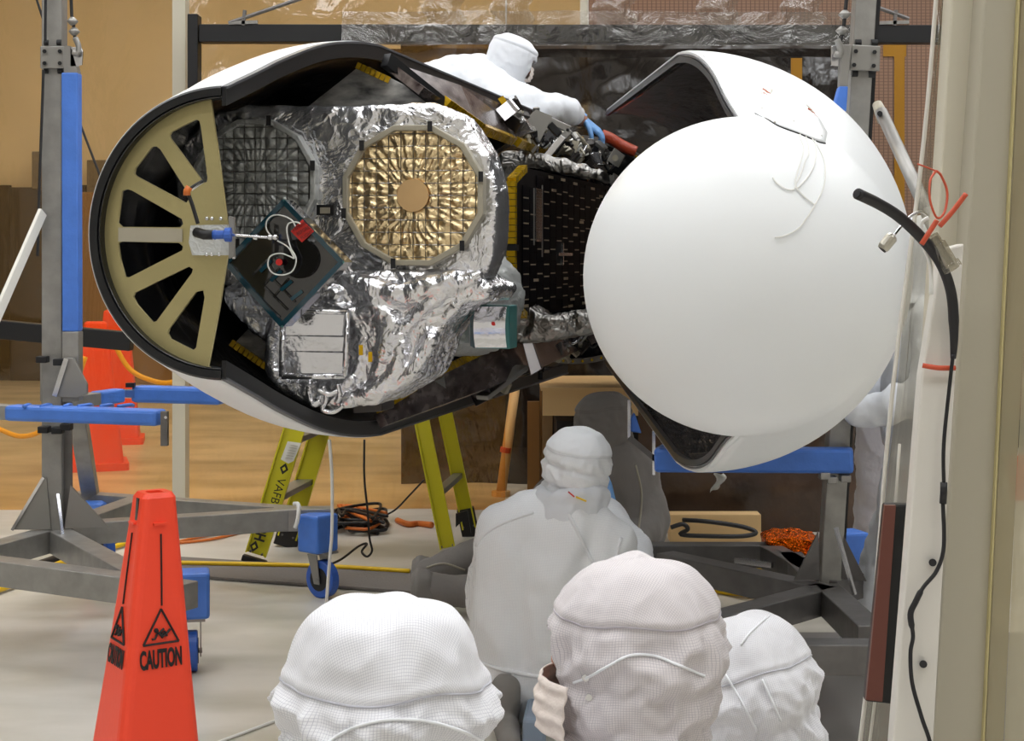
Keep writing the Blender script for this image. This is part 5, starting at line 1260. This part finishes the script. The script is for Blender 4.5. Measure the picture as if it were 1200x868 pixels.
# --- three hooded heads in the foreground, seated on the floor
def seated(label, c, R, yaw, m, seed, lean, H, Yk, **kw):
    c = V(c); t = thing('person', label, 'person', (c.x, c.y, 0)); f, r, u = frame(yaw)
    hd, at, _ = hood(t, c, R, yaw, m, seed=seed, lean=lean, H=H, **kw)
    head(t, c+V((0, 0, -.01))+f*R*.26, R*.80, yaw, lean)
    b = MB(); nk = c-V((0, 0, H*1.35)); sh = c.z-H*1.9; 
    limb(b, [(nk, .085), (V((c.x, c.y, sh-.05)), .12)])
    for s_ in (-1, 1):
        limb(b, [(V((c.x, c.y, sh-.05)), .12), (V((c.x, c.y, sh))+r*s_*.15-V((0, 0, .05)), .10)])
        el = V((c.x, c.y, sh-.30))+r*s_*.24+f*.08; wr_ = V((c.x, c.y, sh-.42))+r*s_*.08+f*.30
        wr_.z = max(wr_.z, .16); el.z = max(el.z, .2)
        limb(b, [(V((c.x, c.y, sh-.05))+r*s_*.16, .09), (el, .07), (wr_, .048)])
        kn = V((c.x, c.y, .15))+r*s_*.20+f*.36; ft = V((c.x, c.y, .08))-r*s_*.08+f*.34
        limb(b, [(V((c.x, c.y, .16))+r*s_*.10, .14), (kn, .10), (ft, .065)])
        hand(t, wr_, f+r*-s_*.3, r*-s_, M['glove'], 1, .7); boot(t, ft*V((1, 1, 0))-r*s_*.0, ft*V((1, 1, 0))-r*s_*.2, M['shoew'], .9)
    limb(b, [(V((c.x, c.y, sh-.08)), .15), (V((c.x, c.y, (sh+.16)/2)), .16), (V((c.x, c.y, .17)), .17)])
    blob(b, 'suit', m, t, .016, .012, .14, 4, seed, .004, .05, uv=True)
    return t, hd, at
def strap(t, at, z0, amp, th0, th1, m, r=.003, n=40, ph=0, extra=.02):
    pts = []
    for k in range(n+1):
        th = th0+(th1-th0)*k/n; v = z0+amp*sin(ph+pi*k/n); pts.append(at(th, v, extra))
    return MB().tube(pts, r, 6).build('mask_strap', m, t, smooth=True)
hl, hlh, at1 = seated('person in white checked hood, back of head, nearest us at bottom left', P(452,812,2.0), .131, -.1, M['hood'], 2, V((.03, .06, 0)), .125, 2.0, fold=1.6, seam=.16, open_face=False, crease=((-.35, .07, .10, .05),), flare=1.1, neck=2.1)
pp = projpath(bvh([hlh]), [(372,880),(395,862),(425,849),(460,843),(500,845),(540,856),(568,870)], .003, n=8)
if len(pp) > 2: MB().tube(pp, .0022, 6).build('mask_strap', M['trim'], hlh, smooth=True)
for a in (pi-1.5, pi+.9): pass
hm, hmh, at2 = seated('person in checked hood and white face mask looking left, bottom centre', P(745,755,2.4), .122, -1.15, M['hoodw'], 7, V((.02, 0, 0)), .136, 2.4, fold=1.5, seam=.40, crease=((-.25, .06, .10, .15), (-.95, .08, .08, -.15)), flare=1.0, neck=2.2, deep=1.05)
maskpiece(hm, P(729,792,2.38), .100, -1.3, V((.02, 0, 0)), 1.05, 3)
pp = projpath(bvh([hmh]), [(672,800),(690,793),(715,779),(738,768),(765,768),(795,779),(826,792)], .003, n=8)
if len(pp) > 2: MB().tube(pp, .0022, 6).build('mask_strap', M['trim'], hmh, smooth=True)
for (x, y) in ((686,794),(690,817)):
    tr2 = bvh([hmh]); q = proj(tr2, x, y, .004)
    if q is not None: MB().tube([q+V((0, -.001, 0)), q+V((0, .002, 0))], .0055, 12).build('snap_button', M['chrome'], hmh)
hr, hrh, at3 = seated('person in white checked hood tilted forward, at lower right beside the clear plastic', P(882,806,3.1), .124, .35, M['hood'], 13, V((-.22, .10, 0)), .148, 3.1, fold=1.35, seam=.30, open_face=False, flare=1.25, neck=1.9, crease=((-.5, .06, .12, .1),))
for ob, pth in ((hrh, [(905,718),(880,740),(868,756)]), (hrh, [(850,790),(868,820),(888,858)]), (hrh, [(893,796),(905,822),(915,845)])):
    pp = projpath(bvh([ob]), pth, .002)
    if len(pp) > 2: MB().tube(pp, .0025, 6).build('hood_seam', M['trim'], ob, smooth=True)
# --- people at the right edge, behind the plastic
def standing(label, hx, Yp, zt, m, yaw, seed, feet, arms=None):
    c = P(hx, 310, Yp); t = thing('person', label, 'person', (c.x, Yp, 0)); f, r, u = frame(yaw); S = zt/1.75
    C_ = lambda z, x=0, y=0: V((c.x, Yp, z*S))+r*x+f*y
    hood(t, C_(1.60), .112, yaw, m, seed=seed, H=.125, neck=1.5, fold=.7, flare=1.2, n=(72, 60), seam=.42)
    head(t, C_(1.60), .092, yaw); maskpiece(t, C_(1.60), .088, yaw, seed=seed)
    b = MB(); limb(b, [(C_(1.42), .075), (C_(1.32), .13)]); limb(b, [(C_(1.34, -.15), .09), (C_(1.34, .15), .09)])
    limb(b, [(C_(1.3), .15), (C_(1.1), .16), (C_(.93), .17)])
    for s_ in (-1, 1):
        el = C_(1.08, s_*.26, .04); wr_ = C_(1.02, s_*.16, .28)
        limb(b, [(C_(1.34, s_*.17), .085), (el, .068), (wr_, .048)]); hand(t, wr_, f-r*s_*.3, -r*s_+u*.4, M['glove'], 1, .6)
        fx, fy = feet[0 if s_ < 0 else 1]; ft = floorpt(fx, fy)
        limb(b, [(C_(.92, s_*.1), .14), ((C_(.92, s_*.1)+ft)/2+V((0, 0, .05)), .10), (ft+V((0, 0, .12)), .068)]); boot(t, ft-f*.06, ft+f*.15, M['shoew'])
    blob(b, 'suit', m, t, .016, .020, .12, 4, seed, .006, .05); return t
standing('person in shiny pale suit standing behind the right steel post', 1042, 7.3, 1.74, M['suitsil'], -1.3, 17, ((1020,672),(1052,668)))
standing('person in pale suit mostly hidden behind the foreground pillar, shoe showing', 1092, 5.5, 1.70, M['suitfar'], -1.5, 19, ((1010,786),(1085,790)))
# ================================================================ FOREGROUND PILLAR, PLASTIC, HOSE
fp = thing('pillar', 'beige painted pillar close to us at the right edge with a yellow seam', 'pillar', (P(1120,0,2.3).x, 2.3, 0))
def slabq(x0t, x1t, x0b, x1b, Y, th, name, m, parent, yt=-60, yb=1400, bevel=.003):
    A = [P(x0t, yt, Y), P(x1t, yt, Y), P(x1b+(x1b-x1t)*(yb-868)/(868-yt)*1.0, yb, Y), P(x0b+(x0b-x0t)*(yb-868)/(868-yt), yb, Y)]
    for q in A: q.z = max(q.z, .0)
    return MB().prism(A, (0, th, 0)).build(name, m, parent, bevel=bevel)
slabq(1158, 1196, 1093, 1152, 2.3, .08, 'main_face', M['pillar'], fp)
slabq(1119, 1160, 1060, 1096, 2.36, .05, 'side_face', mat('cream_side_plastic', (206, 200, 182), .5), fp)  # side face is a lighter cream than the main face
slabq(1196, 1198.5, 1152, 1154, 2.29, .012, 'yellow_seam', mat('faded_yellow_seam', (190, 178, 128), .6), fp)
slabq(1200, 1222, 1155, 1176, 2.31, .01, 'plastic_border', M['hazyfilm'], fp, bevel=0)
# white flat conduit in front of the left side
cdt = thing('cable_conduit', 'flat white slanted conduit with two dark screws on the right foreground', 'conduit', (P(1080,0,2.2).x, 2.2, 0))
A = [P(1104,292,2.2), P(1130,285,2.2), P(1122,410,2.2), P(1107,640,2.2), P(1094,868,2.2), P(1075,1300,2.2), P(1014,1300,2.2), P(1046,868,2.2), P(1080,440,2.2)]
for q in A: q.z = max(q.z, 0)
MB().prism(A, (0, .03, 0)).build('conduit_body', M['poly'], cdt, bevel=.003)
for q in ((1093,659),(1082,778)): MB().tube([P(q[0], q[1], 2.185), P(q[0], q[1], 2.2)], .0055, 12).build('screw', M['cable'], cdt)
# clear plastic strip curtain with vertical pleats
def strip(x0t, x1t, x0b, x1b, Y, m, name, label, seed, amp=.018, yt=-40, yb=1300, bend=0, fr_=9):
    def fn(u, v):
        y = yt+(yb-yt)*v; k = (y+40)/908
        xa = x0t+(x0b-x0t)*k; xb = x1t+(x1b-x1t)*k; x = xa+(xb-xa)*u
        p = P(x, y, Y); p.y += amp*sin(u*fr_+seed+v*1.5)+amp*.5*noise.noise(V((u*4, v*9, seed))); p.z = max(p.z, .01); return p
    o = MB().grid(fn, 50, 60).build(name, m, smooth=True, fix=False, origin=(P(x0b, 0, Y).x, Y, 0)); tag(o, label, 'plastic sheet'); return o
S1_ = strip(1101, 1122, 1006, 1056, 2.45, M['stripfilm'], 'plastic_strip', 'clear pleated plastic strip hanging left of the white conduit', 3)
S2_ = strip(1112, 1150, 1050, 1100, 2.42, M['stripfilm'], 'plastic_strip', 'clear plastic fold hanging just before the pillar', 8, amp=.012)
for k, (a, b_) in enumerate(((1101, 1006), (1110, 1020), (1122, 1052), (1127, 1062))):
    pts = [P(a+(b_-a)*((y+40)/908)+3*sin(y*.01+k), y, 2.40) for y in range(-40, 1100, 40)]
    for q in pts: q.z = max(q.z, .02)
    if k == 1: pts = pts[14:]
    MB().tube(pts, (.0035, .0025, .0035, .0025)[k], 8).build('milky_hem', M['poly'], S1_ if k < 2 else S2_, smooth=True)
strip(1222, 1300, 1176, 1290, 2.32, M['hazyfilm'], 'plastic_strip', 'hazy yellowish plastic sheet at the far right edge', 15, amp=.01)
bp_ = MB().prism([P(x, y, 2.35) for x, y in ((1037,590),(1070,591),(1051,826),(1014,822))], (0, .02, 0)).build('tinted_sleeve', M['seal'], origin=P(1050,826,2.35), bevel=.004)
tag(bp_, 'dark rectangular sleeve against the clear plastic, left of the white conduit', 'sleeve')
rdm = MB().prism([P(x, y, 2.34) for x, y in ((1037,592),(1050,592),(1034,822),(1015,820))], (0, .008, 0)).build('red_brown_strip', mat('red_brown_plastic', (112, 66, 56), .35), bp_)
# hose, fittings, ties
hs = thing('hose', 'thick black hose end pointing left across the white dome', 'hose', P(1090,300,2.2))
MB().tube(smooth([P(1005,227,2.05), P(1030,239,2.08), P(1055,255,2.1), P(1082,281,2.13), P(1103,310,2.15), P(1115,345,2.17), P(1118,390,2.18), P(1117,420,2.185)], 6), [.0078]*20+[.0075]*15+[.0068-.0004*k for k in range(8)], 14).build('hose_body', M['cable'], hs, smooth=True)
MB().tube([P(1004,226.5,2.049), P(1006,227.5,2.051)], .0055, 12).build('hose_bore', M['ink'], hs)
ft = thing('cable_fitting', 'small metal fitting on a braided wire hanging in front of the white dome', 'fitting', P(1040,285,2.1))
MB().tube([P(1034,292,2.1), P(1036,289,2.1), P(1045,278,2.1), P(1047,276,2.1)], [.0072, .0085, .0085, .006], 16).build('metal_sleeve', M['brass'], ft, smooth=False)
MB().tube([P(1033.5,292.6,2.1), P(1035,291,2.1)], .006, 12).build('bore', M['ink'], ft)
MB().tube(smooth([P(1047,276,2.1), P(1056,265,2.12), P(1066,254,2.14), P(1078,248,2.16), P(1086,252,2.18)], 5), .0022, 8).build('braided_wire', M['chrome'], ft, smooth=True)
cf = thing('clear_coupling', 'clear plastic hose coupling tied beside the pillar with an orange tie', 'coupling', P(1104,300,2.16))
MB().tube([P(1092,276,2.14), P(1098,285,2.14), P(1099,286,2.14), P(1112,308,2.14), P(1113,309,2.14), P(1117,315,2.14)], [.009,.009,.0115,.0115,.014,.014], 16).build('coupling_body', M['stripfilm'], cf, smooth=False)
MB().tube([P(1093,278,2.142), P(1114,312,2.142)], .007, 12).build('inner_tube', M['brass'], cf)
def tie(label, pts, w_=.008, th=.0015):
    p = smooth(pts, 6); mb = MB()
    for a, b_ in zip(p, p[1:]): mb.bar(a, b_+(b_-a)*.1, w_, th, up=V((0, 1, 0.01)))
    o = blob(mb, 'zip_tie', M['oranget'], None, .0015, 0, .1, 1, origin=pts[0]) if False else MB().tube(p, w_/2, 6).build('zip_tie', M['oranget'], smooth=True, origin=pts[0])
    return tag(o, label, 'cable tie')
tie('orange cable tie loop above the clear coupling', [P(1097,200,2.14), P(1090,212,2.13), P(1090,235,2.12), P(1098,255,2.12), P(1107,248,2.13), P(1110,225,2.14), P(1103,206,2.14), P(1097,200,2.14)], .0035)
tie('orange cable tie tail sticking up right of the coupling', [P(1101,265,2.12), P(1116,248,2.12), P(1132,227,2.12)], .0075)
tie('orange cable tie end crossing the black hose', [P(1080,286,2.1), P(1089,272,2.1), P(1098,258,2.1)], .0075)
tie('thin orange tie end poking left by the milky hems', [P(1075,192,2.14), P(1086,196,2.14), P(1096,200,2.14)], .0025)
tie('orange cable tie wrapped flat across the white conduit', [P(1081,428,2.19), P(1100,431,2.185), P(1119,431,2.19)], .008)
tag(MB().tube(smooth([P(1117,415,2.18), P(1113,450,2.18), P(1106,520,2.18), P(1106,565,2.18)], 6), .0028, 8).tube([P(1106,565,2.18), P(1106,575,2.18), P(1105,590,2.18)], .005, 10).build('thin_cable', M['cable'], smooth=True, origin=P(1106,565,2.18)), 'thin dark cable running down the conduit to a small plug', 'cable')
tag(MB().tube(smooth([P(1105,590,2.18), P(1106,640,2.18), P(1098,668,2.18), P(1082,688,2.18), P(1073,705,2.18), P(1067,720,2.18), P(1070,745,2.18), P(1067,765,2.18), P(1069,800,2.18), P(1080,840,2.18), P(1092,880,2.18), P(1100,960,2.18)], 6), [.003]*20+[.0045]*14+[.003]*33, 8).build('thin_cable', M['cable'], smooth=True, origin=P(1080,690,2.18)), 'dark cable with a thick taped splice winding down the white conduit', 'cable')
tag(MB().tube(smooth([P(1088,255,2.15), P(1080,262,2.15), P(1081,285,2.15), P(1090,310,2.15), P(1091,345,2.15)], 6), .0028, 8).build('white_cord', M['wire'], smooth=True, origin=P(1081,285,2.15)), 'milky thin cord hanging beside the orange ties', 'cord')
tag(MB().prism([P(x, y, 2.9) for x, y in ((1181,535),(1230,533),(1230,590),(1186,586))], (0, .01, 0)).build('orange_card', M['oranget'], origin=P(1195,588,2.9)), 'orange card seen through the hazy plastic at the right edge', 'card')
